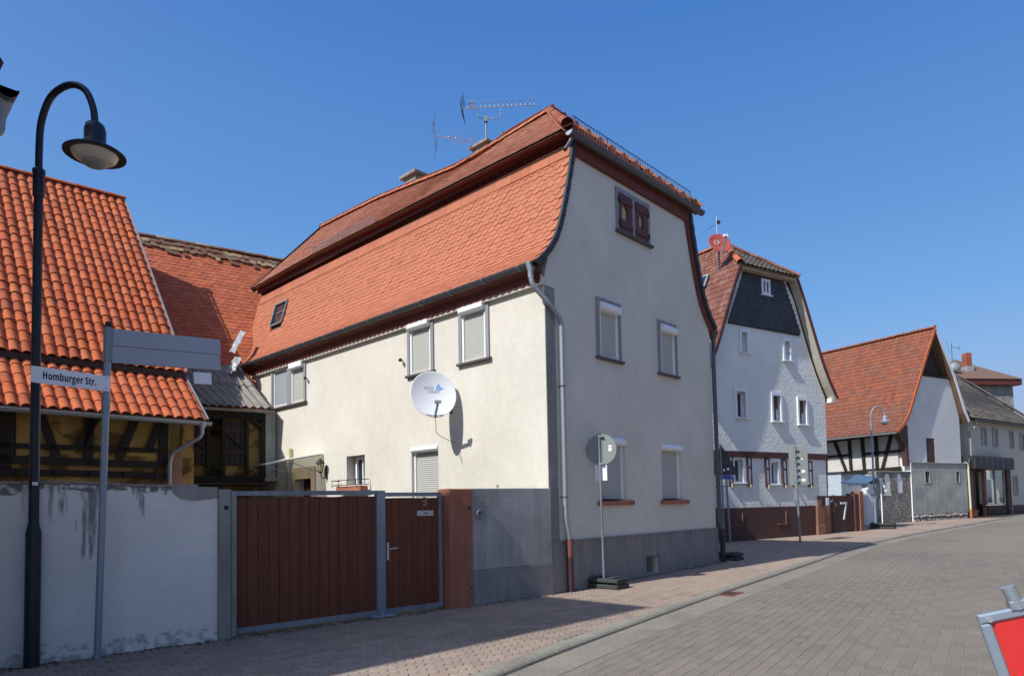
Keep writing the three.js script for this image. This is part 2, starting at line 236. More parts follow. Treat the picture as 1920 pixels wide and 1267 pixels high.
function gutter(a, b, r, end = true) {                // half round gutter, open side up, with closed ends
  const d = b.clone().sub(a), L = d.length(), g = new THREE.CylinderGeometry(r, r, L, 12, 1, true, Math.PI / 2, Math.PI), g2 = new THREE.CylinderGeometry(r * .9, r * .9, L, 12, 1, true, Math.PI / 2, Math.PI);
  const Y = d.normalize(), Z = V3(0, 1, 0).addScaledVector(Y, -Y.y).normalize(), X = new THREE.Vector3().crossVectors(Y, Z), m = new THREE.Matrix4().makeBasis(X, Y, Z).setPosition(a.clone().add(b).multiplyScalar(.5));
  const out = [g.applyMatrix4(m), g2.applyMatrix4(m)];
  for (const s of [-1, 1]) { const c = new THREE.CircleGeometry(r, 12, Math.PI, Math.PI); c.applyMatrix4(new THREE.Matrix4().makeBasis(X, Z, Y)); const e = s < 0 ? a : b; c.translate(e.x, e.y, e.z); if (end) out.push(c); const lip = cyl(a.clone().addScaledVector(X, s * r * .97), b.clone().addScaledVector(X, s * r * .97), .011, .011, 6); out.push(lip); }
  return out;
}
// ---------------------------------------------------------------- frames of the street
const C0 = gnd(1033, 1114), A0 = gnd(0, 1255);
const FM = new Frame(C0, 43.65);                                   // main house: x along the gable, -z along the long facade
const wallAz = Math.atan2(C0.x - A0.x, A0.z - C0.z) * 180 / Math.PI;
const FW = new Frame(A0, wallAz), wallLen = Math.hypot(C0.x - A0.x, C0.z - A0.z);
const F2 = new Frame(gnd(1524, 1003), 59.5), F3 = new Frame(gnd(1707, 978), 61), F4 = new Frame(gnd(1815, 970), 56);
const structure = o => { o.userData.kind = 'structure'; return o; };

// ---------------------------------------------------------------- ground, road, pavement
const kerbPts = [[-7, -3.5], [-3.2, 2.1], [-.34, 6.27], [.85, 7.92], [3.22, 11.0], [6.46, 15.0], [7.54, 16.35], [10.03, 19.5], [13.89, 23.5], [16.69, 26.1], [22.66, 31.6], [26.99, 35.3], [36, 42.5], [48, 51]];
const kerbCurve = new THREE.CatmullRomCurve3(kerbPts.map(([x, d]) => V(x, 0, d)), false, 'catmullrom', .5), KN = 400, kerbS = kerbCurve.getSpacedPoints(KN), kerbLen = kerbCurve.getLength();
const kerbT = kerbS.map((p, i) => kerbS[Math.min(KN, i + 1)].clone().sub(kerbS[Math.max(0, i - 1)]).normalize());
const sideN = i => V3(-kerbT[i].z, 0, kerbT[i].x);                 // to the road side
function kerbDist(x, z) { let bi = 0, bd = 1e9; for (let i = 0; i <= KN; i += 4) { const dx = x - kerbS[i].x, dz = z - kerbS[i].z, q = dx * dx + dz * dz; if (q < bd) { bd = q; bi = i; } } let lo = Math.max(0, bi - 4), hi = Math.min(KN, bi + 4); for (let i = lo; i <= hi; i++) { const dx = x - kerbS[i].x, dz = z - kerbS[i].z, q = dx * dx + dz * dz; if (q < bd) { bd = q; bi = i; } } const n = sideN(bi); return (x - kerbS[bi].x) * n.x + (z - kerbS[bi].z) * n.z; }
const gp = (p, off) => V3(p.x, gy(p.x, -p.z) + off, p.z);
function strip(o0, o1, h, step = 1) { const g = []; for (let i = 0; i + step <= KN; i += step) { const a = kerbS[i], b = kerbS[i + step], na = sideN(i), nb = sideN(i + step); const P = (p, n, o) => gp(p.clone().addScaledVector(n, o), h); g.push(quad(P(a, na, o0), P(a, na, o1), P(b, nb, o1), P(b, nb, o0))); } return g; }
{
  const g = new THREE.PlaneGeometry(360, 360, 90, 90).rotateX(-Math.PI / 2).translate(30, 0, -70), p = g.attributes.position;
  for (let i = 0; i < p.count; i++) p.setY(i, gy(p.getX(i), -p.getZ(i)) - .12); g.computeVertexNormals();
  structure(mesh('ground', g, M.soil));
}
const ROAD_Y = -.055, road = structure(mesh('road', strip(.30, 13, ROAD_Y - .0045, 4), M.sand));
const sidewalk = structure(mesh('sidewalk', strip(-7.5, 0, -.012, 4), M.walkJoint));
structure(mesh('gutter_strip', strip(.08, .535, ROAD_Y + .002, 2), M.gutterStrip));
const kerbRow = structure(mesh('kerb', strip(-.02, .09, ROAD_Y - .02, 4), M.concrete));
{ // kerb stones, one metre each
  const n = Math.floor(kerbLen / 1.0);
  for (let k = 0; k < n; k++) {
    const i0 = Math.round(k / n * KN), i1 = Math.round((k + 1) / n * KN), a = kerbS[i0], b = kerbS[i1];
    if (a.z > 4 || a.z < -46) continue;
    const d = b.clone().sub(a), L = d.length(), t = d.normalize(), nn = V3(-t.z, 0, t.x), g = [];
    const prof = [[-.09, -.1], [-.09, .004], [-.01, .007], [.03, .002], [.060, -.010], [.080, -.028], [.086, -.045], [.088, -.13]];
    const e = new THREE.ExtrudeGeometry(shp(prof), { depth: L - .012, bevelEnabled: false });
    const y0 = gy(a.x, -a.z), y1 = gy(b.x, -b.z), Z = a.clone().setY(y0).sub(b.clone().setY(y1)).normalize();
    e.applyMatrix4(new THREE.Matrix4().makeBasis(nn, V3(0, 1, 0), Z).setPosition(b.x, y1 + rr(-.003, .003), b.z));
    mesh('kerb_stone', e, M.kerb, kerbRow);
  }
}
// building line, so that paving stops at the walls
const bl = [[-14, 1.0], [A0.x, -A0.z], [C0.x, -C0.z], ...[[6.1, 0]].map(([x]) => { const p = FM.w(x, 0, 0); return [p.x, -p.z]; }), ...[-5.5, 1.1].map(x => { const p = F2.w(x, 0, 0); return [p.x, -p.z]; }), ...[-2.6, 5.0].map(x => { const p = F3.w(x, 0, 0); return [p.x, -p.z]; }), ...[0, 14].map(x => { const p = F4.w(x, 0, 0); return [p.x, -p.z]; })];
function inFront(x, d) { for (let i = 0; i + 1 < bl.length; i++) { const [x0, d0] = bl[i], [x1, d1] = bl[i + 1], s = ((x - x0) * (x1 - x0) + (d - d0) * (d1 - d0)) / ((x1 - x0) ** 2 + (d1 - d0) ** 2); if (s >= 0 && s < 1) { const c = (x1 - x0) * (d - d0) - (d1 - d0) * (x - x0); if (c > -.02) return false; } } return true; }
const ndc = V3(); const visible = (x, y, z, m = 1.06) => { ndc.set(x, y, z).project(camera); return ndc.z < 1 && Math.abs(ndc.x) < m && Math.abs(ndc.y) < m; };
function paving(parent, name, az, w, l, off, geo, pal, test, dMax, lvl) {
  const u = V3(Math.sin(rad(az)), 0, -Math.cos(rad(az))), v = V3(-u.z, 0, u.x), cells = [];
  const nx = V3(KS * .69 * u.x - KS * .72 * u.z, 0, 0);
  for (let i = -40; i * l < 60; i++) for (let j = -Math.ceil(26 / w); j * w < 26; j++) {
    const p = u.clone().multiplyScalar((i + (j % 2 ? .5 : 0) * off) * l).addScaledVector(v, j * w), d = -p.z; if (d < 1.5 || d > dMax) continue;
    const y = gy(p.x, d); if (!visible(p.x, y, p.z) || !test(p.x, p.z, d)) continue;
    const U = u.clone().setY(KS * (.69 * u.x - .72 * u.z)).normalize(), Y = V3(0, 1, 0).addScaledVector(U, -U.y + 0).normalize(), tiltX = rr(-.009, .009), W = new THREE.Vector3().crossVectors(U, Y).normalize();
    const Yt = Y.clone().addScaledVector(W, tiltX).addScaledVector(U, rr(-.008, .008)).normalize(), Ut = new THREE.Vector3().crossVectors(Yt, W).normalize().multiplyScalar(1), Wt = new THREE.Vector3().crossVectors(Ut, Yt);
    const m = new THREE.Matrix4().makeBasis(Ut, Yt, Wt).setPosition(p.x, y + lvl + rr(-.0012, .0012), p.z); const nz = fbm((p.x + 40) / 80, (d + 5) / 80, 24, 24, 301, 4); cells.push({ m, axis: 1, k: clamp(Math.floor((nz - .5) * 9 + 3 + rr(-1.6, 1.9)), 0, pal.length - 1) });
  }
  pieces(parent, name, cells, geo, pal, 300);
}
const chamferTop = (pts, hgt, b) => { const g = new THREE.ExtrudeGeometry(shp(pts), { depth: hgt - b, bevelEnabled: true, bevelThickness: b, bevelSize: b, bevelOffset: -b, bevelSegments: 1 }); g.rotateX(-Math.PI / 2).translate(0, -hgt, 0); return boxUV(clean(g)); };
paving(road, 'paving_block', 36, .125, .205, 1, chamferTop(rectPts(-.1, .1, -.06, .06), .05, .0015), PAL.road, (x, z, d) => { const k = kerbDist(x, z); return k > .475 && k < 12.5; }, 36, ROAD_Y);
{ // interlocking wavy pavement stones
  const w = .155, l = .235, n = 12, pts = [], h = w / 2 - .0035, e = l / 2 - .0035, am = .017;
  for (let i = 0; i <= n; i++) { const x = lerp(-e, e, i / n); pts.push([x, -h + am * Math.sin(2 * Math.PI * x / (l / 2))]); }
  for (let i = n; i >= 0; i--) { const x = lerp(-e, e, i / n); pts.push([x, h + am * Math.sin(2 * Math.PI * x / (l / 2))]); }
  paving(sidewalk, 'pavement_stone', 40, w, l, 1, chamferTop(pts, .05, .007), PAL.walk, (x, z, d) => kerbDist(x, z) < -.065 && inFront(x, d), 34, 0);
}
{ // dark litter and little weeds along the foot of the walls
  const g = new THREE.IcosahedronGeometry(.02, 0), im = new THREE.InstancedMesh(g, M.litter, 900), m = new THREE.Matrix4(); let k = 0;
  for (let i = 0; i + 1 < 4 && k < 900; i++) { const [x0, d0] = bl[i + 1] || bl[i], [x1, d1] = bl[i + 2] || bl[i + 1]; const L = Math.hypot(x1 - x0, d1 - d0), n = Math.floor(L * 42); for (let j = 0; j < n && k < 900; j++) { const f = rnd(), o = .02 + Math.pow(rnd(), 2.2) * .22, nx = (d1 - d0) / L, nd = -(x1 - x0) / L, x = lerp(x0, x1, f) + nx * o, d = lerp(d0, d1, f) + nd * o, s = rr(.25, 1.1) * (1.2 - o * 3); if (s < .15) continue; m.makeScale(s * rr(.8, 2), s * rr(.3, .8), s * rr(.8, 2)).setPosition(x, gy(x, d) + .004, -d); im.setMatrixAt(k++, m); } }
  im.count = k; im.name = 'leaf_litter'; im.userData = { kind: 'stuff', label: 'dark soil and leaf litter along the foot of the walls', category: 'litter' }; im.castShadow = im.receiveShadow = true; scene.add(im);
}

// ---------------------------------------------------------------- main house
const HW = 6.1, HL = 12.5;
const main = thing('corner_house', 'tall cream plastered house with mansard roof of orange beaver-tail tiles', 'house', FM);
const prof = [[-.23, 5.80], [-.08, 5.93], [.12, 6.14], [.31, 6.42], [.46, 6.78], [.60, 7.22], [.72, 7.66], [.81, 8.02], [.885, 8.32]];   // lower slope, facade side
const profC = new THREE.CatmullRomCurve3(prof.map(([s, y]) => V3(s, y, 0)), false, 'catmullrom', .5);
const mirror = ([s, y]) => [HW - s, y];
const wallTop = prof.filter(p => p[0] > .02 || p[1] > 6.1);
const gableOutline = [[0, -.3], [HW, -.3], [HW, 5.55], ...wallTop.slice().map(([s, y]) => mirror([s + .03, y - .03])), ...wallTop.slice().reverse().map(([s, y]) => [s + .03, y - .03]), [0, 5.55]];
const gw = { u1: [1.49, 2.29, 4.40, 5.57], u2: [3.70, 4.48, 4.38, 5.55], l1: [1.49, 2.36, 1.67, 2.90], l2: [3.72, 4.56, 1.66, 2.88], attic: [2.25, 3.50, 7.09, 7.98] };
const inset = (r, k) => rectPts(r[0] + k, r[1] - k, r[2] + k, r[3] - k);
mesh('gable_wall', ext(gableOutline, [inset(gw.u1, .07), inset(gw.u2, .07), rectPts(...gw.l1), rectPts(...gw.l2), inset(gw.attic, .06), rectPts(2.97, 3.46, .17, .53)], -.32, 0), M.plaster, main);
mesh('rear_gable_wall', ext(gableOutline, [], -HL, -HL + .3), M.plaster, main);
mesh('back_wall', B(HW - .3, HW, -.3, 5.7, -HL + .3, -.32), M.plaster, main);
const fw = { u1: [1.37, 2.22, 4.39, 5.59], u2: [3.00, 3.87, 4.40, 5.60], pair: [8.17, 10.05, 4.39, 5.57], g1: [2.92, 3.80, 1.62, 2.89], small: [5.54, 6.30, 2.16, 2.85], door: [7.92, 8.74, .1, 2.40] };
{ // facade, x = -t when seen from the courtyard
  const neg = r => [-r[1], -r[0], r[2], r[3]];
  const g = ext(rectPts(-HL, -.32, -.3, 5.62), [inset(neg(fw.u1), .07), inset(neg(fw.u2), .07), inset(neg(fw.pair), .07), rectPts(...neg(fw.g1)), rectPts(...neg(fw.small)), rectPts(...neg(fw.door))], -.34, 0);
  g.rotateY(-Math.PI / 2); mesh('facade_wall', g, M.plaster, main);
}
mesh('plinth', [ext(rectPts(0, HW + .03, -.3, .965), [rectPts(2.97, 3.46, .17, .53)], .001, .035), ], M.plinth, main);
mesh('plinth_ledge', CB(0, HW + .04, .965, .99, .001, .05, .006), M.plinth, main);
{ const cw = mesh('cellar_window', [B(2.97, 3.46, .17, .53, -.30, -.28)], M.glass, main); mesh('grille', [0, 1, 2, 3].map(i => cyl(V3(3.06 + i * .1, .17, -.08), V3(3.06 + i * .1, .53, -.08), .008, .008, 6)), M.iron, cw); }
mesh('corner_strip', CB(.0, .26, .99, 5.45, .0015, .014, .004), M.cornerGrey, main);

// roller-shutter windows; local frame: x along the wall, z outwards
function slats(x0, x1, y0, y1, z, pitch = .043) { const g = [], n = Math.round((y1 - y0) / pitch), p = (y1 - y0) / n; for (let i = 0; i < n; i++) { const y = y0 + i * p; g.push(ext([[z - .010, y + .003], [z + .001, y + .004], [z + .007, y + p * .5], [z + .001, y + p - .004], [z - .010, y + p - .003]], [], -x1, -x0).applyMatrix4(new THREE.Matrix4().makeBasis(V3(0, 0, 1), V3(0, 1, 0), V3(-1, 0, 0)))); } return g; }
function shutterWindow(parent, [x0, x1, y0, y1], { surround = true, ry = 0, pos, box = .16, recess = -.02, sill = 'dark', down = 1, boxIn = false } = {}) {
  const b = surround ? .085 : 0, g = surround ? [B(x0, x0 + b, y0 + .02, y1, -.05, .035), B(x1 - b, x1, y0 + .02, y1, -.05, .035), B(x0 + b, x1 - b, y1 - b, y1, -.05, .034)] : [B(x0, x0 + .012, y0, y1, -.16, -.11)];
  const w = mesh('window', g, surround ? M.surround : M.white, parent, { ry, pos });
  const a0 = x0 + b, a1 = x1 - b, top = y1 - b, z = surround ? recess : -.10;
  mesh('guide_rail', [B(a0, a0 + .055, y0 + .03, top - box, z - .02, z + .035)], M.white, w); mesh('guide_rail', [B(a1 - .055, a1, y0 + .03, top - box, z - .02, z + .035)], M.white, w);
  const zb = boxIn ? z + .05 : z + .14, hx = a1 - a0;
  const bx = shp([[z - .03, top - box], [zb - .035, top - box], [zb, top - box + .04], [zb, top - .05], [zb - .04, top - .004], [z - .03, top - .004]].map(p => p));
  mesh('shutter_box', new THREE.ExtrudeGeometry(bx, { depth: hx - .004, bevelEnabled: false }).applyMatrix4(new THREE.Matrix4().makeBasis(V3(0, 0, 1), V3(0, 1, 0), V3(-1, 0, 0))).translate(a1 - .002, 0, 0), M.white, w);
  mesh('roller_shutter', slats(a0 + .05, a1 - .05, y0 + .035, top - box, z), M.shutter, w);
  mesh('shutter_backing', B(a0, a1, y0 + .03, top, z - .06, z - .04), M.white, w);
  if (sill === 'dark') mesh('sill', CB(x0 - .04, x1 + .05, y0 - .03, y0 + .018, -.04, .075, .006), M.sillDark, w);
  if (sill === 'sand') mesh('sill', CB(x0 - .09, x1 + .20, y0 - .085, y0, -.10, .075, .01), M.sandstone, w);
  return w;
}
shutterWindow(main, gw.u1); shutterWindow(main, gw.u2); shutterWindow(main, gw.l1, { surround: false, sill: 'sand', box: .15 }); shutterWindow(main, gw.l2, { surround: false, sill: 'sand', box: .15 });
const fneg = r => [-r[1], -r[0], r[2], r[3]], RF = { ry: -Math.PI / 2 };
shutterWindow(main, fneg(fw.u1), RF); shutterWindow(main, fneg(fw.u2), RF);
shutterWindow(main, fneg(fw.g1), { ...RF, surround: false, sill: 'none', box: .13 });
{ // double window: left half a plain blind, right half a roller shutter
  const [x0, x1, y0, y1] = fneg(fw.pair), xm = x0 + .92, w = mesh('window', [B(x0, x0 + .09, y0, y1, -.05, .035), B(x1 - .09, x1, y0, y1, -.05, .035), B(xm - .02, xm + .20, y0, y1 - .085, -.05, .033), B(x0 + .09, x1 - .09, y1 - .085, y1, -.05, .034)], M.surround, main, RF);
  mesh('sash', [B(x0 + .09, x0 + .14, y0 + .03, y1 - .09, -.06, -.005), B(x0 + .14, xm - .02, y1 - .16, y1 - .09, -.06, -.005), B(x0 + .14, xm - .02, y0 + .03, y0 + .08, -.06, -.005)], M.white, w);
  mesh('blind', B(x0 + .14, xm - .02, y0 + .08, y1 - .16, -.055, -.03), M.signBack, w);
  const a0 = xm + .20, a1 = x1 - .09; mesh('guide_rail', B(a0, a0 + .05, y0 + .03, y1 - .24, -.04, .015), M.white, w);
  mesh('shutter_box', CB(a0, a1, y1 - .25, y1 - .09, -.05, .12, .02), M.white, w); mesh('roller_shutter', slats(a0 + .05, a1, y0 + .03, y1 - .25, -.02), M.shutter, w); mesh('shutter_backing', B(a0, a1, y0, y1 - .1, -.08, -.06), M.white, w);
  mesh('sill', CB(x0 - .03, x1 + .05, y0 - .03, y0 + .018, -.04, .08, .006), M.sillDark, w);
}
for (const [t, y] of [[8.06, 4.98], [4.02, 4.78]]) mesh('shutter_catch', [cyl(V3(-.04, y, -t), V3(-.10, y, -t), .012, .012, 6), new THREE.SphereGeometry(.04, 10, 8).translate(-.10, y, -t), cyl(V3(-.03, y - .1, -t), V3(-.03, y, -t), .01, .01, 6)], M.iron, main);
{ // attic window with two board shutters
  const [x0, x1, y0, y1] = gw.attic, xm = (x0 + x1) / 2, w = mesh('attic_window', [B(x0, x0 + .075, y0, y1, -.05, .03), B(x1 - .075, x1, y0, y1, -.05, .03), B(xm - .05, xm + .05, y0, y1 - .09, -.05, .028), B(x0 + .075, x1 - .075, y1 - .09, y1, -.05, .029)], M.surround, main);
  for (const [a, b, house] of [[x0 + .085, xm - .055, 1], [xm + .055, x1 - .085, 0]]) {
    const cx = (a + b) / 2 - .03, yc = (y0 + y1) / 2 - .02, hole = house ? [[cx - .105, yc - .15], [cx - .105, yc + .10], [cx, yc + .17], [cx + .105, yc + .10], [cx + .105, yc - .10], [cx, yc - .17]] : [[cx - .075, yc - .13], [cx + .085, yc - .13], [cx + .085, yc + .12], [cx - .075, yc + .12]];
    const s = mesh('board_shutter', ext(rectPts(a, b, y0 + .03, y1 - .1), [hole], .0, .03), M.redPaint, w);
    for (const yy of [y0 + .16, y1 - .24]) mesh('cross_board', CB(a + .01, b - .01, yy - .05, yy + .05, .03, .052, .006), M.redPaint, s);
    const hx = house ? a - .01 : b + .01; for (const yy of [y0 + .17, y1 - .25]) mesh('hinge', [B(hx - .03, hx + .09 * (house ? 1 : -1), yy - .018, yy + .018, .052, .062), cyl(V3(hx, yy - .05, .045), V3(hx, yy + .05, .045), .018)], M.iron, s);
  }
  mesh('backing', B(x0 + .07, x1 - .07, y0, y1 - .09, -.04, -.02), M.ivory, w); mesh('sill', CB(x0 - .03, x1 + .05, y0 - .05, y0, -.04, .09, .008), M.sillDark, w);
}
{ // small window with flower rail, door with canopy
  const [x0, x1, y0, y1] = fneg(fw.small), w = mesh('window', [B(x0 + .10, x0 + .16, y0, y1 - .02, -.24, -.18), B(x1 - .08, x1 - .02, y0, y1 - .02, -.24, -.18), B(x0 + .16, x1 - .08, y1 - .08, y1 - .02, -.24, -.18), B(x0 + .40, x0 + .44, y0, y1 - .08, -.24, -.17)], M.windowWhite, main, RF);
  mesh('pane', B(x0 + .1, x1 - .02, y0, y1, -.27, -.25), M.glass, w); mesh('sill', CB(x0 - .16, x1 + .10, y0 - .17, y0 - .03, -.02, .20, .01), M.sandstone, w);
  const r = []; for (const y of [y0, y0 + .11]) r.push(...[[V3(x0 - .26, y, .03), V3(x0 - .26, y, .24)], [V3(x0 - .26, y, .24), V3(x1 + .20, y, .24)], [V3(x1 + .20, y, .24), V3(x1 + .20, y, .03)]].map(([a, b]) => cyl(a, b, .009, .009, 6))); for (const x of [x0 - .26, x0 + .02, x0 + .38, x1, x1 + .20]) r.push(cyl(V3(x, y0 - .06, .24), V3(x, y0 + .13, .24), .008, .008, 6)); mesh('flower_rail', r, M.iron, w);
  const [d0, d1, , dt] = fneg(fw.door), dr = mesh('entrance_door', B(d0, d1, .1, dt, -.28, -.23), M.darkWood, main, RF);
  mesh('door_panel', [.25, .62, .99, 1.36, 1.73, 2.06].map(y => CB(d0 + .22, d1 - .06, y, y + .27, -.23, -.205, .01)), M.darkWood, dr); mesh('stone_surround', ext([[d0 - .18, .1], [d0 + .002, .1], [d0 + .002, dt - .002], [d1 - .002, dt - .002], [d1 - .002, .1], [d1 + .2, .1], [d1 + .2, dt + .30], [d0 - .18, dt + .30]], [], -.02, .03), M.sandTan, dr);
  const cn = mesh('door_canopy', [quad(V3(-9.35, 2.73, 1.0), V3(-7.35, 2.80, 1.0), V3(-7.35, 2.98, .03), V3(-9.35, 2.98, .03))], new THREE.MeshPhysicalMaterial({ color: 0xf2f0e4, roughness: .7, transmission: .55, thickness: 0, side: THREE.DoubleSide }), main, RF);
  mesh('canopy_frame', [beam(V3(-9.35, 2.72, 1.0), V3(-7.35, 2.79, 1.0), .03, .035), beam(V3(-7.36, 2.79, 1.0), V3(-7.36, 2.97, .02), .03, .03), beam(V3(-9.34, 2.72, 1.0), V3(-9.34, 2.97, .02), .03, .03), tube([V3(-7.5, 2.55, .02), V3(-7.5, 2.62, .35), V3(-7.42, 2.78, .9)], .012, 12, 6), tube([V3(-8.8, 2.55, .02), V3(-8.8, 2.62, .35), V3(-8.7, 2.76, .9)], .012, 12, 6)], M.galv, cn);
  mesh('vent_pipe', CB(-8.98, -8.88, 2.9, 3.22, .01, .12, .01), M.beigeBoard, main, RF); mesh('side_post', CB(-9.05, -8.93, .1, 2.86, .005, .12, .01), M.surround, main, RF);
}
// lower roof
const roofLow = mesh('lower_roof', [ext([...profC.getPoints(24).map(p => [p.x, p.y - .02]), ...profC.getPoints(24).reverse().map(p => [p.x + .06, p.y - .07])], [], -HL - .05, .02), ext([...profC.getPoints(24).map(p => [HW - p.x, p.y - .02]), ...profC.getPoints(24).reverse().map(p => [HW - p.x - .06, p.y - .07])], [], -HL - .05, .02)], M.batten, main);
{
  const L = profC.getLength(), rows = 24, w = .185, geo = biberGeo(w, .25, .025), at = (u, v) => { const p = profC.getPointAt(clamp(v, 0, 1)); return V3(p.x, p.y + .012 * Math.sin(u * 1.7) * v, u); };
  const skip = (u, v) => u < -10.38 && u > -11.15 && v > .40 && v < .63;
  // orientation: X runs towards the street, the outward normal is -x
  const cells = [];
  for (let r = 0; r < rows - 2; r++) for (let c = 0; ; c++) {
    const u = .02 - (c + .5 + (r % 2 ? .5 : 0)) * w; if (u < -HL - .02) break; const v = r / rows; if (skip(u, v)) continue;
    const p = at(u, v), q = at(u, v + 1 / rows), Y = q.clone().sub(p).normalize(), X = V3(0, 0, 1), Z = new THREE.Vector3().crossVectors(X, Y).normalize(), tl = .085 + rr(-.016, .016);
    const Yt = Y.clone().multiplyScalar(Math.cos(tl)).addScaledVector(Z, -Math.sin(tl)), Zt = Z.clone().multiplyScalar(Math.cos(tl)).addScaledVector(Y, Math.sin(tl));
    cells.push({ m: new THREE.Matrix4().makeBasis(X, Yt, Zt).setPosition(p.addScaledVector(Z, .020 + rr(-.003, .003)).addScaledVector(Y, rr(-.006, .006))) });
  }
  pieces(roofLow, 'roof_tile', cells, geo, PAL.orange, 240);
  { const a = profC.getPointAt(.90), b = profC.getPointAt(1); for (let i = 0; i < 25; i++) mesh('top_course_tile', slab(V3(a.x - .035, a.y, -i * .5 + .02), V3(b.x - .03, b.y, -i * .5 + .02), V3(b.x - .03, b.y, -i * .5 - .474), V3(a.x - .035, a.y, -i * .5 - .474), -.02), PAL.orange[i % 5], roofLow); }
  const right = []; for (let r = 0; r < rows; r++) for (let c = 0; c < 64; c++) { const u = -(c + .5 + (r % 2 ? .5 : 0)) * w + .02, v = r / rows, p = at(u, v), q = at(u, v + 1 / rows), Y = V3(-(q.x - p.x), q.y - p.y, 0).normalize(), X = V3(0, 0, -1), Z = new THREE.Vector3().crossVectors(X, Y).normalize(), Yt = Y.clone().addScaledVector(Z, -.055).normalize(), Zt = new THREE.Vector3().crossVectors(X, Yt); right.push({ m: new THREE.Matrix4().makeBasis(X, Yt, Zt).setPosition(V3(HW - p.x, p.y, u).addScaledVector(Z, .016)), hidden: true }); }
  pieces(roofLow, 'roof_tile', right, geo, PAL.orange, 0);
}
// slate verge strips along both gable edges, dark red board inside the right one
{
  const pts = profC.getPoints(20), out = (k, f) => pts.map((p, i) => { const q = pts[Math.min(20, i + 1)], o = pts[Math.max(0, i - 1)], tx = q.x - o.x, ty = q.y - o.y, l = Math.hypot(tx, ty); return f([p.x - ty / l * k, p.y + tx / l * k]); });
  const id = p => p;
  mesh('verge_strip', ext([...out(.035, id), ...out(-.07, id).reverse()], [], .02, .055), M.slate, main); mesh('verge_strip', ext([...out(.035, mirror), ...out(-.05, mirror).reverse()], [], .02, .075), M.slate, main);
  for (let i = 0; i < 20; i++) for (const s of [0, 1]) { const p = profC.getPointAt((i + .5) / 20), t = profC.getTangentAt((i + .5) / 20), g = new THREE.BoxGeometry(.105, .15, .012); g.rotateZ(Math.atan2(t.y, t.x) - Math.PI / 2).translate(s ? 0 : 0, 0, 0); const m = mesh('verge_slate', g, M.slate, main); const nx = -t.y, ny = t.x; const x = p.x - nx * .015, y = p.y - ny * .015; m.position.set(s ? HW - x : x, y, .066 + (i % 2) * .008 + s * .02); if (s) m.rotation.y = Math.PI; }
  mesh('verge_board', ext([...out(-.05, mirror), ...out(-.23, mirror).reverse()], [], .005, .045), M.redBoard, main);
}
// eaves of the facade: soffit, scalloped board, gutter, down pipes
mesh('eaves_soffit', [quad(V3(-.26, 5.73, .02), V3(-.02, 5.60, .02), V3(-.02, 5.60, -HL), V3(-.26, 5.73, -HL)), quad(V3(-.26, 5.73, .02), V3(-.26, 5.80, .02), V3(-.26, 5.80, -HL), V3(-.26, 5.73, -HL))], M.redBoard, main);
{ mesh('cornice', B(-.085, -.002, 5.455, 5.63, -HL, -.002), M.plaster, main); const pts = [[-HL, 5.66]]; const n = 74, w = HL / n; for (let i = 0; i < n; i++) { const q = -HL + i * w; pts.push([q, 5.545], [q + w * .18, 5.50], [q + w * .5, 5.485], [q + w * .82, 5.50], [q + w, 5.545]); } pts.push([0, 5.66]); mesh('scalloped_board', ext(pts, [], .092, .110).rotateY(-Math.PI / 2), M.redBoard, main); }
const gut = mesh('gutter', gutter(V3(-.28, 5.775, .04), V3(-.28, 5.80, -HL - .1), .07), M.zincDark, main);
for (let i = 0; i < 14; i++) mesh('gutter_bracket', new THREE.TorusGeometry(.08, .008, 5, 10, Math.PI).rotateZ(Math.PI).translate(-.28, 5.785, -.3 - i * .92), M.zinc, gut);
const dp = mesh('down_pipe', [pipe([V3(-.28, 5.72, -.06), V3(-.27, 5.42, -.05), V3(.02, 5.10, .09), V3(.33, 4.86, .10), V3(.34, 4.5, .09), V3(.34, 1.35, .09), V3(.40, 1.08, .10), V3(.42, .96, .10)], .045, .10), lathe([[.047, 0], [.05, .12], [.085, .24], [.085, .27]], 16).translate(-.28, 5.52, -.06)], M.zinc, main);
mesh('standpipe', cyl(V3(.42, .70, .10), V3(.42, -.1, .10), .055, .055), M.standDark, dp); mesh('pipe_socket', cyl(V3(.42, 1.02, .10), V3(.42, .70, .10), .066, .056), M.castIron, dp);
for (const y of [1.75, 3.7]) mesh('pipe_clip', [new THREE.TorusGeometry(.05, .01, 6, 14).rotateX(Math.PI / 2).translate(.34, y, .09), B(.32, .36, y - .01, y + .01, 0, .09)], M.zincDark, dp);
const dp2 = mesh('down_pipe', [pipe([V3(HW + .28, 5.66, -.05), V3(HW + .28, 5.38, -.05), V3(HW + .07, 5.2, .04), V3(HW + .07, 1.1, .06), V3(HW + .14, .92, .08)], .05, .1), lathe([[.05, 0], [.06, .12], [.11, .24], [.13, .27], [.13, .30]], 16).translate(HW + .28, 5.44, -.05)], M.zincDark, main);
mesh('standpipe', cyl(V3(HW + .14, .95, .08), V3(HW + .14, -.1, .08), .06), M.black, dp2);
mesh('gutter', gutter(V3(HW + .28, 5.78, .0), V3(HW + .28, 5.8, -HL), .075), M.zincDark, main);
mesh('corner_flashing', B(HW - .02, HW + .02, 4.9, 5.42, -.02, .03), M.zinc, main);
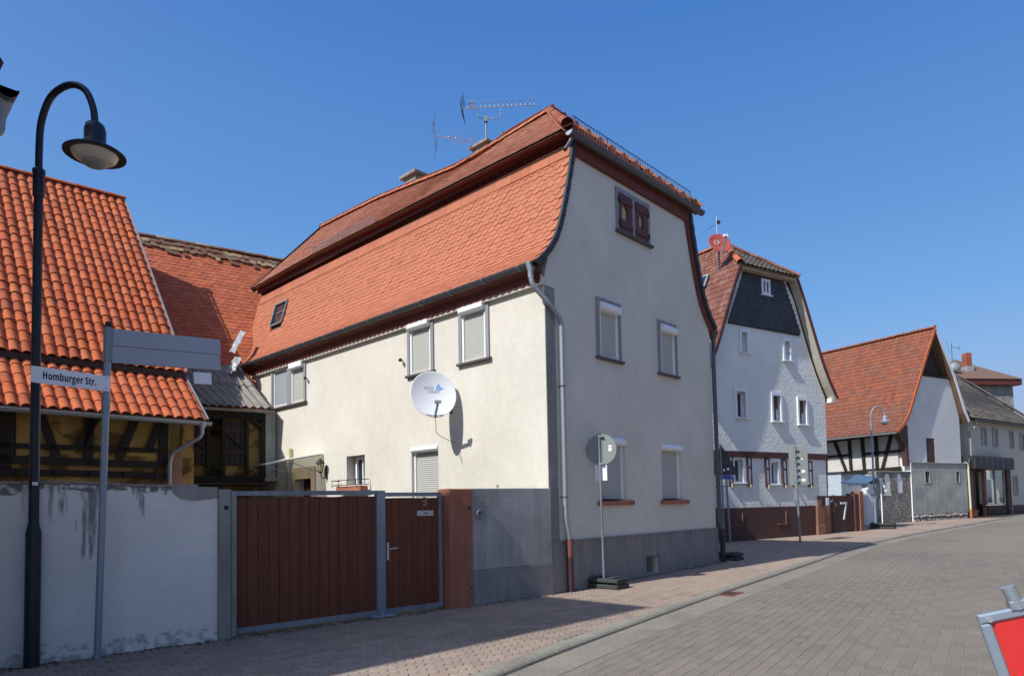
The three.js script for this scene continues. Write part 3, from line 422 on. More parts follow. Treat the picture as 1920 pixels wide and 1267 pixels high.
// upper roof
const eaveY = t => 8.47 + .14 * clamp(t / 9, 0, 1) - .05 * clamp((t - 9) / 3.5, 0, 1);
const ridgeY = t => { const k = [[2.2, 10.83], [3.5, 10.81], [4.7, 10.68], [5.7, 10.71], [6.8, 10.83], [9.4, 11.09], [12.4, 11.2], [13, 11.2]]; let i = 0; while (i < k.length - 2 && t > k[i + 1][0]) i++; return lerp(k[i][1], k[i + 1][1], clamp((t - k[i][0]) / (k[i + 1][0] - k[i][0]), 0, 1)); };
const SE = .60, TF = -.12, TA = 2.28, RS = HW / 2;
const upF = (t, v) => { const bow = -.05 * Math.sin(Math.PI * v) * (.6 + .4 * Math.sin(t * .9)); return V3(lerp(SE, RS, v), lerp(eaveY(t), ridgeY(t), v) + bow, -t); };
const upB = (t, v) => { const p = upF(t, v); p.x = HW - p.x; return p; };
const hip = (s, v) => V3(s, lerp(8.36, ridgeY(TA) - .03, v), lerp(-TF, -TA, v));
{
  const gs = []; for (let i = 0; i < 24; i++) for (let j = 0; j < 4; j++) for (const f of [upF, upB]) { const t0 = v => lerp(lerp(TF, TA, v), HL + .08, i / 24), t1 = v => lerp(lerp(TF, TA, v), HL + .08, (i + 1) / 24), v0 = j / 4, v1 = (j + 1) / 4, dn = p => p.setY(p.y - .03); gs.push(quad(dn(f(t0(v0), v0)), dn(f(t1(v0), v0)), dn(f(t1(v1), v1)), dn(f(t0(v1), v1)))); }
  gs.push(tri(V3(SE, 8.33, .12), V3(HW - SE, 8.33, .12), V3(RS, ridgeY(TA) - .03, -TA)));
  const up = mesh('upper_roof', gs, M.batten, main), rows = 25, w = .175, geo = biberGeo(w, .28, .015, .03);
  const mk = (f, X, uA, uB, hidden) => { const out = []; for (let r = 0; r < rows; r++) { const v = r / rows, a = uA(v), b = uB(v); for (let c = 0; ; c++) { const u = a + (c + (r % 2 ? .5 : 0)) * w + .03; if (u > b) break; const p = f(u, v), q = f(u, v + 1 / rows), Y = q.clone().sub(p).normalize(), Z = new THREE.Vector3().crossVectors(X, Y).normalize(), tl = .05 + rr(-.02, .02), Yt = Y.clone().multiplyScalar(Math.cos(tl)).addScaledVector(Z, -Math.sin(tl)), Zt = Z.clone().multiplyScalar(Math.cos(tl)).addScaledVector(Y, Math.sin(tl)), Xt = new THREE.Vector3().crossVectors(Yt, Zt).normalize(); out.push({ m: new THREE.Matrix4().makeBasis(Xt, Yt, Zt).setPosition(p.addScaledVector(Z, .012 + rr(-.003, .003))), hidden }); } } return out; };
  pieces(up, 'roof_tile', mk(upF, V3(0, 0, 1), v => lerp(TF, TA, v), () => HL + .08), geo, PAL.aged, 60);
  pieces(up, 'roof_tile', mk(upB, V3(0, 0, -1), v => lerp(TF, TA, v), () => HL + .08, true), geo, PAL.aged, 0);
  pieces(up, 'roof_tile', mk(hip, V3(1, 0, 0), v => lerp(SE, RS, v), v => lerp(HW - SE, RS, v), true), biberGeo(w, .28, .012, .02), PAL.aged, 0);
  for (let t = TA; t < HL - .2; t += 1.7) ridgeRow(up, 'ridge_tile', V3(RS, ridgeY(t) + .0, -t), V3(RS, ridgeY(Math.min(HL + .1, t + 1.7)), -Math.min(HL + .1, t + 1.7)), V3(0, 1, 0), .12, .36, PAL.orange);
  const h0 = upF(TF, 0), h1 = V3(RS, ridgeY(TA) + .02, -TA); ridgeRow(up, 'hip_tile', h0.clone().add(V3(-.02, .03, .02)), h1, V3(-.3, 1, .3), .12, .34, PAL.orange); h0.x = HW - h0.x; ridgeRow(up, 'hip_tile', h0.add(V3(.02, .03, .02)), h1, V3(.3, 1, .3), .12, .34, PAL.orange);
  mesh('soffit', [quad(V3(SE + .02, 8.445, .11), V3(.98, 8.45, .11), V3(.98, 8.58, -9), V3(SE + .02, 8.585, -9)), quad(V3(SE + .02, 8.585, -9), V3(.98, 8.58, -9), V3(.98, 8.53, -HL), V3(SE + .02, 8.535, -HL)), quad(V3(HW - .98, 8.43, .11), V3(HW - SE - .03, 8.43, .11), V3(HW - SE - .03, 8.5, -HL), V3(HW - .98, 8.5, -HL)), B(.90, .96, 8.12, 8.72, -HL, -.02), B(HW - .96, HW - .90, 8.12, 8.72, -HL, -.02), B(.93, HW - .93, 8.10, 8.40, .004, .06), quad(V3(SE, 8.39, .12), V3(HW - SE, 8.39, .12), V3(HW - SE, 8.36, .06), V3(SE, 8.36, .06))], M.redBoard, up);
  { const f = []; for (let i = 0; i < 16; i++) { const a = lerp(TF, HL + .05, i / 16), b = lerp(TF, HL + .05, (i + 1) / 16); f.push(quad(V3(SE + .16, 8.40, -a), V3(SE + .16, 8.40, -b), V3(SE + .16, eaveY(b) + .12, -b), V3(SE + .16, eaveY(a) + .12, -a))); } mesh('eaves_fascia', f, M.redBoard, up); }
  const pts = [[-HL, 8.46]]; for (let i = 0; i < 70; i++) { const w2 = HL / 70, q = -HL + i * w2; pts.push([q, 8.40], [q + w2 * .5, 8.36], [q + w2, 8.40]); } pts.push([0, 8.46]); mesh('scalloped_board', ext(pts, [], -.88, -.84).rotateY(-Math.PI / 2), M.redBoard, up);
  mesh('verge_board', [beam(V3(SE, eaveY(HL) - .06, -HL - .06), V3(RS, 11.2, -HL - .06), .04, .16)], M.darkWood, up);
  mesh('hip_gutter', [gutter(V3(.58, 8.375, .175), V3(5.58, 8.41, .175), .08), pipe([V3(.66, 8.27, .17), V3(.64, 8.20, .15), V3(.54, 8.03, .10)], .036, .04)], M.zincDark, up);
  mesh('gutter_end_cap', new THREE.CircleGeometry(.078, 16, Math.PI, Math.PI).rotateY(-Math.PI / 2).translate(.575, 8.375, .175), M.zinc, up);
  const guard = (a, b, n, h, posts) => { const g = [cyl(a.clone().setY(a.y + .03), b.clone().setY(b.y + .03), .009, .009, 6), cyl(a.clone().setY(a.y + h), b.clone().setY(b.y + h), .009, .009, 6)]; for (let i = 0; i <= n; i++) { const p = a.clone().lerp(b, i / n); g.push(cyl(p, p.clone().setY(p.y + h), i % posts ? .005 : .013, i % posts ? .005 : .013, 6)); } return g; };
  mesh('snow_guard', guard(V3(.85, 8.52, .06), V3(5.25, 8.55, .06), 48, .30, 12), M.zincDark, up); mesh('snow_guard', guard(V3(.74, eaveY(6.2) + .10, -6.2), V3(.74, eaveY(9.15) + .10, -9.15), 40, .20, 10), M.galv, up);
  const ch = mesh('chimney', B(RS - .02, RS + .48, 10.3, 10.97, -4.95, -4.42), M.mortar, up); mesh('chimney_cap', CB(RS - .10, RS + .56, 10.97, 11.03, -5.04, -4.34, .01), M.concrete, ch); mesh('flue_cowl', [lathe([[.09, 0], [.12, .03], [.17, .06], [.165, .12], [.09, .22], [.07, .24], [.07, .36], [.0, .37]], 16).translate(RS + .3, 10.86, -4.16)], M.zincDark, ch);
  const c2 = mesh('chimney', B(RS - .0, RS + .46, 10.6, 11.25, -7.95, -7.4), M.mortar, up); mesh('chimney_cap', CB(RS - .10, RS + .56, 11.25, 11.33, -8.06, -7.30, .012), M.concrete, c2);
  const rw = mesh('roof_light', [beam(V3(.47, 7.04, -11.12), V3(.665, 7.72, -11.12), .04, .05), beam(V3(.47, 7.04, -10.42), V3(.665, 7.72, -10.42), .04, .05), beam(V3(.47, 7.04, -11.12), V3(.47, 7.04, -10.42), .05, .04), beam(V3(.665, 7.72, -11.12), V3(.665, 7.72, -10.42), .05, .04), beam(V3(.575, 7.4, -10.98), V3(.575, 7.4, -10.42), .02, .02)], M.galv, main); mesh('pane', quad(V3(.49, 7.04, -11.1), V3(.49, 7.04, -10.42), V3(.68, 7.7, -10.42), V3(.68, 7.7, -11.1)), M.glass, rw);
}
let dishLogo;
// ---------------------------------------------------------------- fittings on the main house
const onMain = (t, y, q) => FM.w(-q, y, -t);                        // point q in front of the facade
{ // satellite dish
  const ctr = onMain(2.50, 3.77, .47), az = rad(163), el = rad(16), N = V3(Math.sin(az) * Math.cos(el), Math.sin(el), -Math.cos(az) * Math.cos(el));
  const o = thing('satellite_dish', 'large pale grey satellite dish with blue logo on the sunlit cream facade', 'satellite dish', ctr);
  const up = V3(0, 1, 0).addScaledVector(N, -N.y).normalize(), X = new THREE.Vector3().crossVectors(up, N), mm = new THREE.Matrix4().makeBasis(X, up, N), R = .45, dep = r => .42 * r * r;
  const pts = []; for (let i = 0; i <= 14; i++) { const r = R * i / 14; pts.push([r, dep(r)]); } pts.push([R + .012, dep(R)], [R + .012, dep(R) - .012]); for (let i = 14; i >= 0; i--) { const r = R * i / 14; pts.push([r, dep(r) - .012]); }
  const dish = lathe(pts, 48).rotateX(Math.PI / 2).scale(.97, 1.06, 1); mesh('reflector', dish.applyMatrix4(mm), M.dishGrey, o);
  const L = (x, y, z) => V3(x, y, z).applyMatrix4(mm), wallPt = onMain(2.50, 3.61, 0).sub(ctr);
  mesh('feed_arm', [beam(L(0, -.47, .06), L(0, -.36, .42), .035, .05), cyl(L(-.2, -.42, .07), L(0, -.47, .12), .008), cyl(L(.2, -.42, .07), L(0, -.47, .12), .008)], M.galv, o);
  mesh('converter', [beam(L(-.06, -.33, .44), L(.06, -.33, .44), .06, .055), cyl(L(0, -.33, .43), L(0, -.31, .36), .03)], M.signBack, o);
  mesh('wall_bracket', [cyl(L(0, -.10, -.02), wallPt.clone().add(V3(0, .1, 0)), .022), cyl(wallPt.clone().add(V3(0, -.14, 0)), wallPt.clone().add(V3(0, .2, 0)), .03), beam(L(0, -.18, -.02), L(0, .1, -.06), .12, .05)], M.zincDark, o);
  mesh('cable', tube([L(0, -.47, .08), L(.02, -.62, .02), L(.05, -.8, .0), wallPt.clone().add(V3(.12, -.72, 0)), wallPt.clone().add(V3(.05, -.3, .0))], .006, 30, 6), M.black, o);
  o.userData.surface = undefined; delete o.userData.surface; dishLogo = { o, mm, dep };
}
{ // wall lantern
  const p = onMain(7.22, 2.40, 0), o = thing('wall_lantern', 'small black iron lantern on the cream facade beside the entrance', 'lantern', p), n = FM.X.clone().negate();
  const Lp = (q, y) => n.clone().multiplyScalar(q).setY(y), s4 = lathe([[.05, .0], [.085, .22], [.10, .235], [.10, .25], [.045, .31], [.02, .34]], 6).translate(Lp(.16, 0).x, .12, Lp(.16, 0).z);
  mesh('wall_plate', beam(Lp(.01, -.02), Lp(.01, .28), .07, .02, n), M.iron, o); mesh('bracket', [tube([Lp(.02, 0), Lp(.12, -.03), Lp(.16, .12)], .012, 12, 6)], M.iron, o); mesh('lamp_glass', lathe([[.045, .125], [.078, .33]], 6).translate(Lp(.16, 0).x, 0, Lp(.16, 0).z), M.ivory, o); mesh('cap', [lathe([[.11, .33], [.105, .36], [.045, .42], [.015, .45], [0, .47]], 6).translate(Lp(.16, 0).x, 0, Lp(.16, 0).z), lathe([[.03, .09], [.055, .12], [.05, .13]], 6).translate(Lp(.16, 0).x, 0, Lp(.16, 0).z), ...[0, 1, 2, 3, 4, 5].map(i => { const a = i * Math.PI / 3, c = Lp(.16, 0); return cyl(V3(c.x + .048 * Math.cos(a), .125, c.z + .048 * Math.sin(a)), V3(c.x + .082 * Math.cos(a), .335, c.z + .082 * Math.sin(a)), .006, .006, 5); })], M.iron, o);
}
{ // roof aerials on the street-side chimney
  const mp = FM.w(RS + .2, 11.05, -4.66), o = thing('yagi_aerial', 'long silver comb-like television aerial on a mast above the chimney', 'aerial', mp);
  mesh('mast', cyl(V3(0, -.3, 0), V3(0, .75, 0), .022), M.galv, o);
  const z0 = V3(-.62, .98, .05), z1 = V3(1.27, 1.0, .12), D = z1.clone().sub(z0), dn = D.clone().normalize(), sd = new THREE.Vector3().crossVectors(dn, V3(0, 1, 0)); mesh('boom', cyl(z0, z1, .012, .012, 8), M.alu, o);
  mesh('cradle', [tube([z0.clone().addScaledVector(D, .22), z0.clone().addScaledVector(D, .22).add(V3(.02, -.24, 0)), V3(0, .70, 0), z0.clone().addScaledVector(D, .54).add(V3(-.04, -.27, 0)), z0.clone().addScaledVector(D, .55)], .012, 40, 7, .2), B(-.05, .05, .64, .78, -.05, .05)], M.galv, o);
  for (let i = 0; i < 19; i++) { const f = i < 6 ? .08 + i * .02 : .20 + (i - 5) * .0615, p = z0.clone().addScaledVector(D, f); mesh('director', [cyl(p, p.clone().add(V3(0, .085, 0)), .006, .006, 5), cyl(p.clone().addScaledVector(sd, -.16).add(V3(0, .09, 0)), p.clone().addScaledVector(sd, .16).add(V3(0, .09, 0)), .010, .010, 6)], M.alu, o); }
  mesh('reflector', [-1, 1].map(s => [0, 1, 2, 3, 4, 5].map(i => { const p = z0.clone().add(V3(-.02 + i * .014, s * (.03 + i * .045), 0)); return cyl(p.clone().addScaledVector(sd, -.28), p.clone().addScaledVector(sd, .28), .005, .005, 5); })), M.iron, o);
  const o2 = thing('dipole_aerial', 'short silver aerial with crossed rods pointing away left from the chimney', 'aerial', mp.clone().add(V3(0, .08, 0)));
  mesh('boom', [cyl(V3(0, .02, 0), V3(-1.32, .04, .3), .013, .013, 8), cyl(V3(-.05, -.07, 0), V3(-.86, -.06, .2), .010, .010, 8)], M.alu, o2); mesh('clamp', [B(-.05, .05, -.1, .08, -.05, .05), cyl(V3(0, -.35, 0), V3(0, .12, 0), .02, .02, 8)], M.galv, o2);
  for (const f of [.30, .60, .74]) { const p = V3(-1.32 * f, .03, .3 * f); mesh('rod', [cyl(p.clone().add(V3(.07, .20, .12)), p.clone().add(V3(-.07, -.20, -.12)), .006, .006, 5), new THREE.SphereGeometry(.022, 8, 6).translate(p.x, p.y, p.z)], M.alu, o2); }
  const e = V3(-1.32, .04, .3); for (const s of [-1, 1]) mesh('end_rod', [cyl(e.clone(), e.clone().add(V3(.03 * s, -.33 * s, 0)), .012, .012, 6), cyl(e.clone().add(V3(.03 * s + .06, -.33 * s + .24, .1)), e.clone().add(V3(.03 * s - .06, -.33 * s - .22, -.1)), .006, .006, 5), new THREE.SphereGeometry(.024, 8, 6).translate(e.x + .03 * s, e.y - .33 * s, e.z)], M.zincDark, o2);
}

// ---------------------------------------------------------------- courtyard wall, gate, pillars
const WX = px => FW.px(px, 1100)[0], WY = (px, py) => FW.px(px, py)[1];
const gyW = x => { const p = FW.w(x, 0, 0); return gy(p.x, -p.z); };
const xPil0 = WX(407), xPil1 = WX(443), xGm0 = WX(712), xGm1 = WX(727), xG1 = WX(836), xRed0 = WX(860), xRed1 = WX(888);
{
  const L = 9, Hh = 2.1, W = 1024, Hp = 256, st = []; for (let i = 0; i < 9; i++) st.push([rr(0, 1), rr(.002, .009), rr(.04, .26), rr(.2, .6)]);
  for (const [px, w, l] of [[90, .004, .13], [115, .005, .22], [142, .004, .12], [168, .016, .42], [182, .010, .30], [258, .008, .20], [312, .007, .08]]) st.push([(WX(px) + 2.5) / L, w, l, .9]);
  const wt = tex(W, Hp, (u, v) => {
    let k = .93 + .07 * fbm(u, v, 6, 3, 131, 4) + .04 * (fbm(u, v, 90, 24, 137, 2) - .5), d = 0; const dn = 1 - v;          // v = 1 at the top
    for (const [c, w, l, s] of st) { const wob = (fbm(u, v, 60, 12, 141, 2) - .5) * .006, e = Math.abs(u - c - wob) / w; if (e < 1 && dn < l) d = Math.max(d, s * .75 * clamp((fbm(u, v, 260, 8, 145, 4) - .18 - .30 * dn / l - .18 * e) * 3.2, 0, 1)); }
    const edge = .035 + .05 * fbm(u, 0, 60, 1, 151, 3); if (dn < edge) d = Math.max(d, .8 * clamp((fbm(u, v, 140, 40, 155, 4) - .36) * 5, 0, 1));
    const gr = .05 + .10 * fbm(u, 0, 24, 1, 161, 4); if (v < gr + .05) d = Math.max(d, .40 * clamp((fbm(u, v, 150, 44, 165, 5) - .44 - (v - gr) * 2.4) * 4, 0, 1));
    const c = [k, k, k * .995], m = [.17, .165, .15]; return c.map((x, i) => lerp(x, m[i], d * .7));
  }, L, { sizeY: Hh });
  const wm = mat([.80, .77, .71], { map: wt, bumpMap: T.grain, bumpScale: .006 });
  const o = thing('courtyard_wall', 'white plastered wall with black run-off streaks beside the brown gate', 'wall', FW);
  const pts = [[-2.5, -.25], [xPil0, -.25], [xPil0, 1.80]]; for (let i = 0; i <= 40; i++) { const x = lerp(xPil0, -2.5, i / 40); pts.push([x, lerp(1.93, 1.99, i / 40) + .012 * Math.sin(x * 3.1) + (i < 2 ? -.06 : 0)]); }
  const g = boxUV(clean(ext(pts, [], -.30, 0))), uv = g.attributes.uv; for (let i = 0; i < uv.count; i++) uv.setXY(i, uv.getX(i) + 2.5, uv.getY(i) + .1);
  const wl = mesh('wall_body', g, wm, o, { raw: true }); mesh('coping', pts.slice(3, -1).map((p, i) => CB(pts[i + 4][0] + .004, p[0], Math.min(p[1], pts[i + 4][1]) + .003, Math.min(p[1], pts[i + 4][1]) + .035, -.33, .018, .006)), M.concrete, o);
  const pl = thing('gate_pillar', 'weathered grey concrete pillar between white wall and brown gate', 'pillar', FW);
  mesh('shaft', [CB(xPil0 + .003, xPil1 - .07, -.25, 1.90, -.32, .045, .02), CB(xPil1 - .07, xPil1, -.25, 1.88, -.32, .02, .012)], M.concrete, pl); mesh('bolt_hole', cyl(V3((xPil0 + xPil1) / 2 - .02, 1.67, .03), V3((xPil0 + xPil1) / 2 - .02, 1.67, .048), .03), M.black, pl);
  mesh('cracked_render', ext([[xPil0 - .52, 1.94], [xPil0 - .50, 1.86], [xPil0 - .42, 1.79], [xPil0 - .3, 1.765], [xPil0 - .12, 1.78], [xPil0 - .005, 1.80], [xPil0 - .005, 1.93]], [], .001, .016), M.concrete, pl);
}
function plankGate(name, label, x0, x1, n, top, post0, post1) {
  const o = thing(name, label, 'gate', FW), b0 = gyW(x0) + .06, b1 = gyW(x1) + .06, z0 = -.14, yb = x => lerp(b0, b1, (x - x0) / (x1 - x0));
  mesh('top_rail', beam(V3(x0, top, z0 + .03), V3(x1, top, z0 + .03), .06, .06), M.galv, o); mesh('bottom_rail', beam(V3(x0, b0, z0 + .03), V3(x1, b1, z0 + .03), .06, .07), M.galv, o); mesh('middle_rail', beam(V3(x0, (top + b0) / 2, z0 - .03), V3(x1, (top + b1) / 2, z0 - .03), .04, .04), M.galv, o); if (post1) mesh('hinge_stile', B(x1 - .05, x1, b1 + .035, top - .03, z0, z0 + .06), M.galv, o);
  const a = x0 + (post0 ? .055 : .005), e = x1 - (post1 ? .055 : .005), w = (e - a) / n;
  for (let i = 0; i < n; i++) { const x = a + i * w, yy = Math.max(yb(x), yb(x + w)); const pt = top - .052 + rr(-.003, .003); mesh('plank', [CB(x + .0015, x + w - .0015, yy + .03, pt, z0 + .01, z0 + .034 + rr(-.002, .002), .005), ...(i < n - 1 ? [B(x + w - .012, x + w + .012, yy + .03, pt - .004, z0 + .004, z0 + .016)] : [])], M.gatePlank, o); }
  return o;
}
const gTop = 1.82;
plankGate('driveway_gate', 'wide gate leaf of dark red-brown planks in a galvanised frame', xPil1 + .012, xGm0 - .01, 14, gTop + .03, false, false);
const wicket = plankGate('wicket_gate', 'narrow red-brown plank gate with handle, letter slot and house number', xGm1 + .01, xG1 - .01, 8, gTop, false, true);
{
  const p = thing('gate_post', 'galvanised steel post between the two plank gates', 'post', FW), xc = (xGm0 + xGm1) / 2;
  mesh('post', CB(xGm0 - .005, xGm1 + .005, gyW(xc) + .02, gTop + .06, -.16, -.06, .008), M.galv, p); mesh('floor_stop', [CB(xGm0 - .12, xGm1 + .12, gyW(xc) - .005, gyW(xc) + .03, -.18, .04, .01), cyl(V3(xc, gyW(xc), -.05), V3(xc, gyW(xc) + .07, -.05), .03)], M.steelBlue, p);
  const zf = -.10, xh = xGm1 + .05; mesh('handle', [CB(xh - .02, xh + .02, .86, 1.12, zf, zf + .012, .004), cyl(V3(xh, 1.03, zf), V3(xh, 1.03, zf + .06), .01), beam(V3(xh, 1.03, zf + .055), V3(xh + .14, 1.035, zf + .055), .016, .016)], M.alu, wicket);
  const sx = lerp(xGm1, xG1, .70); mesh('letter_slot', [CB(sx - .14, sx + .14, 1.49, 1.575, zf, zf + .014, .005)], M.alu, wicket); mesh('slot_opening', B(sx - .02, sx + .04, 1.525, 1.54, zf + .014, zf + .017), M.black, wicket);
  const d = [[1, 1], [1, 0], [0, 0]]; const nx = sx - .01, ny = 1.66, s = .026; // number three drawn in metal strips
  mesh('house_number', [B(nx - s, nx + s, ny + .105, ny + .115, zf, zf + .008), B(nx - s, nx + s, ny + .048, ny + .058, zf, zf + .008), B(nx - s, nx + s, ny - .008, ny + .002, zf, zf + .008), B(nx + s - .009, nx + s, ny + .002, ny + .048, zf, zf + .008), B(nx + s - .009, nx + s, ny + .058, ny + .105, zf, zf + .008)], M.alu, wicket);
  const rp = thing('red_pillar', 'square red sandstone coloured pillar right of the plank gate', 'pillar', FW);
  mesh('shaft', CB(xG1 + .035, xRed1 - .05, -.2, 1.90, -.30, .09, .015), M.sandstone, rp); mesh('fixing', [cyl(V3(xRed1 - .12, 1.6, .09), V3(xRed1 - .12, 1.6, .096), .025), cyl(V3(xRed1 - .1, .35, .09), V3(xRed1 - .1, .35, .096), .015)], M.black, rp);
  const gw_ = thing('grey_wall', 'short grey rendered wall joining the red pillar to the cream house', 'wall', FW);
  mesh('upper_render', CB(xRed1 - .048, wallLen + .01, .62, 1.905, -.26, .050, .01), M.greyPlaster, gw_); mesh('base_render', CB(xRed1 - .048, wallLen + .01, -.2, .619, -.26, .054, .003), M.plinth, gw_);
  mesh('iron_ring', [new THREE.TorusGeometry(.055, .016, 8, 18).translate(xRed1 + .09, 1.50, .08), cyl(V3(xRed1 + .09, 1.53, .03), V3(xRed1 + .09, 1.53, .09), .012)], M.galv, gw_);
  mesh('wall_eye', new THREE.TorusGeometry(.022, .006, 6, 12).translate(lerp(xRed1, wallLen, .36), 1.94, -.1), M.iron, gw_);
}

// ---------------------------------------------------------------- half-timbered barn with orange pantiles (behind the white wall)
const EB = pxAt(385, 787, 15), FB = new Frame(EB, 43.65), eY = EB.y;   // x <= 0 runs left along the eaves, z towards the street
const barn = thing('pantile_barn', 'half-timbered ochre barn under a bright orange pantile roof', 'barn', FB);
{
  const low = (u, v) => V3(u, lerp(eY, 4.90, v), lerp(0, -1.36, v)), upp = (u, v) => V3(u, lerp(4.97, 10.86 + .045 * u, v), lerp(-1.22, -6.06, v)), LL = -8.5, w = .214;
  const rf = mesh('roof', [slab(V3(LL, eY - .03, 0), V3(.02, eY - .03, 0), V3(.02, 4.87, -1.36), V3(LL, 4.87, -1.36), .06), slab(V3(LL, 4.86, -1.22), V3(.02, 4.90, -1.22), V3(.02, 10.72, -6.06), V3(LL, 10.28, -6.06), .07), slab(V3(LL, 10.45, -6.1), V3(.02, 10.83, -6.1), V3(.02, 5.0, -11), V3(LL, 5.0, -11), .07)], M.batten, barn);
  const gl = .345, geo = panGeo(w, .385, .052), a = tileCells(low, () => LL, () => .0, w, 5, { half: false, gw: w, gl, lift: .015, tilt: .05, jit: .004 }), b = tileCells(upp, () => LL, () => .0, w, 22, { half: false, gw: w, gl, lift: .015, tilt: .065, jit: .007 });
  pieces(rf, 'pantile', a.concat(b), geo, PAL.pan, 300);
  ridgeRow(rf, 'ridge_tile', V3(LL, 10.52, -6.08), V3(.03, 10.90, -6.08), V3(0, 1, 0), .10, .40, PAL.pan, 30);
  mesh('eaves_board', beam(V3(LL, 4.88, -1.20), V3(.0, 4.88, -1.20), .03, .12), M.darkWood, rf); mesh('verge_strip', [beam(V3(.05, eY + .02, .02), V3(.03, 4.95, -1.36), .03, .03), beam(V3(.03, 5.0, -1.22), V3(.03, 10.92, -6.06), .03, .035)], M.flashing, rf);
  mesh('gutter', gutter(V3(LL, eY - .06, .10), V3(.08, eY - .08, .10), .075), M.zinc, barn);
  mesh('down_pipe', [pipe([V3(-.12, eY - .14, .10), V3(-.12, eY - .40, .08), V3(-.62, eY - .78, -.28), V3(-.66, eY - 1.0, -.30), V3(-.66, .2, -.30)], .04, .1), lathe([[.042, -.12], [.045, 0], [.10, .11], [.10, .14]], 14).translate(-.12, eY - .22, .10)], M.zinc, barn);
  const zw = -.42; mesh('infill_wall', [B(LL, -.62, 0, eY + .2, zw - .25, zw)], M.ochre, barn); mesh('end_wall', ext([[.42, 0], [11, 0], [11, 5], [6.06, 10.7], [1.36, 4.9], [.42, 4.0]], [], 0, .25).rotateY(Math.PI / 2).translate(-.35, 0, 0), M.ochre, barn);
  const tb = (n, a, b, w) => mesh(n, beam(V3(a[0], a[1], zw + .02), V3(b[0], b[1], zw + .02), .07, w, V3(0, 0, 1).cross(V3(b[0] - a[0], b[1] - a[1], 0)).normalize()), M.timber, barn);
  const P = (px, py) => FB.px(px, py, zw); let q;
  const post = (px0, py0, px1, py1, w) => tb('timber_post', P(px0, py0), P(px1, py1), w), rail = (px0, py0, px1, py1, w) => tb('timber_rail', P(px0, py0), P(px1, py1), w);
  post(8, 755, 8, 880, .19); post(26, 765, 26, 855, .035); post(166, 770, 163, 870, .17); post(306, 782, 304, 870, .19);
  for (const [a, b, c, d] of [[72, 768, 104, 855], [182, 778, 146, 842], [254, 782, 222, 860], [300, 790, 276, 845]]) tb('timber_brace', P(a, b), P(c, d), .15);
  rail(-60, 833, 310, 845, .10); rail(-60, 858, 310, 872, .15); rail(-60, 882, 310, 892, .13);
  mesh('brick_pier', CB(-.60, -.36, 0, 3.0, zw - .25, zw + .03, .01), M.brick, barn);
  for (let i = 0; i < 13; i++) mesh('floor_joist', B(-.95 - i * .62, -.80 - i * .62, P(200, 893)[1] - .02, P(200, 893)[1] + .11, zw, zw + .10), M.timber, barn);
}
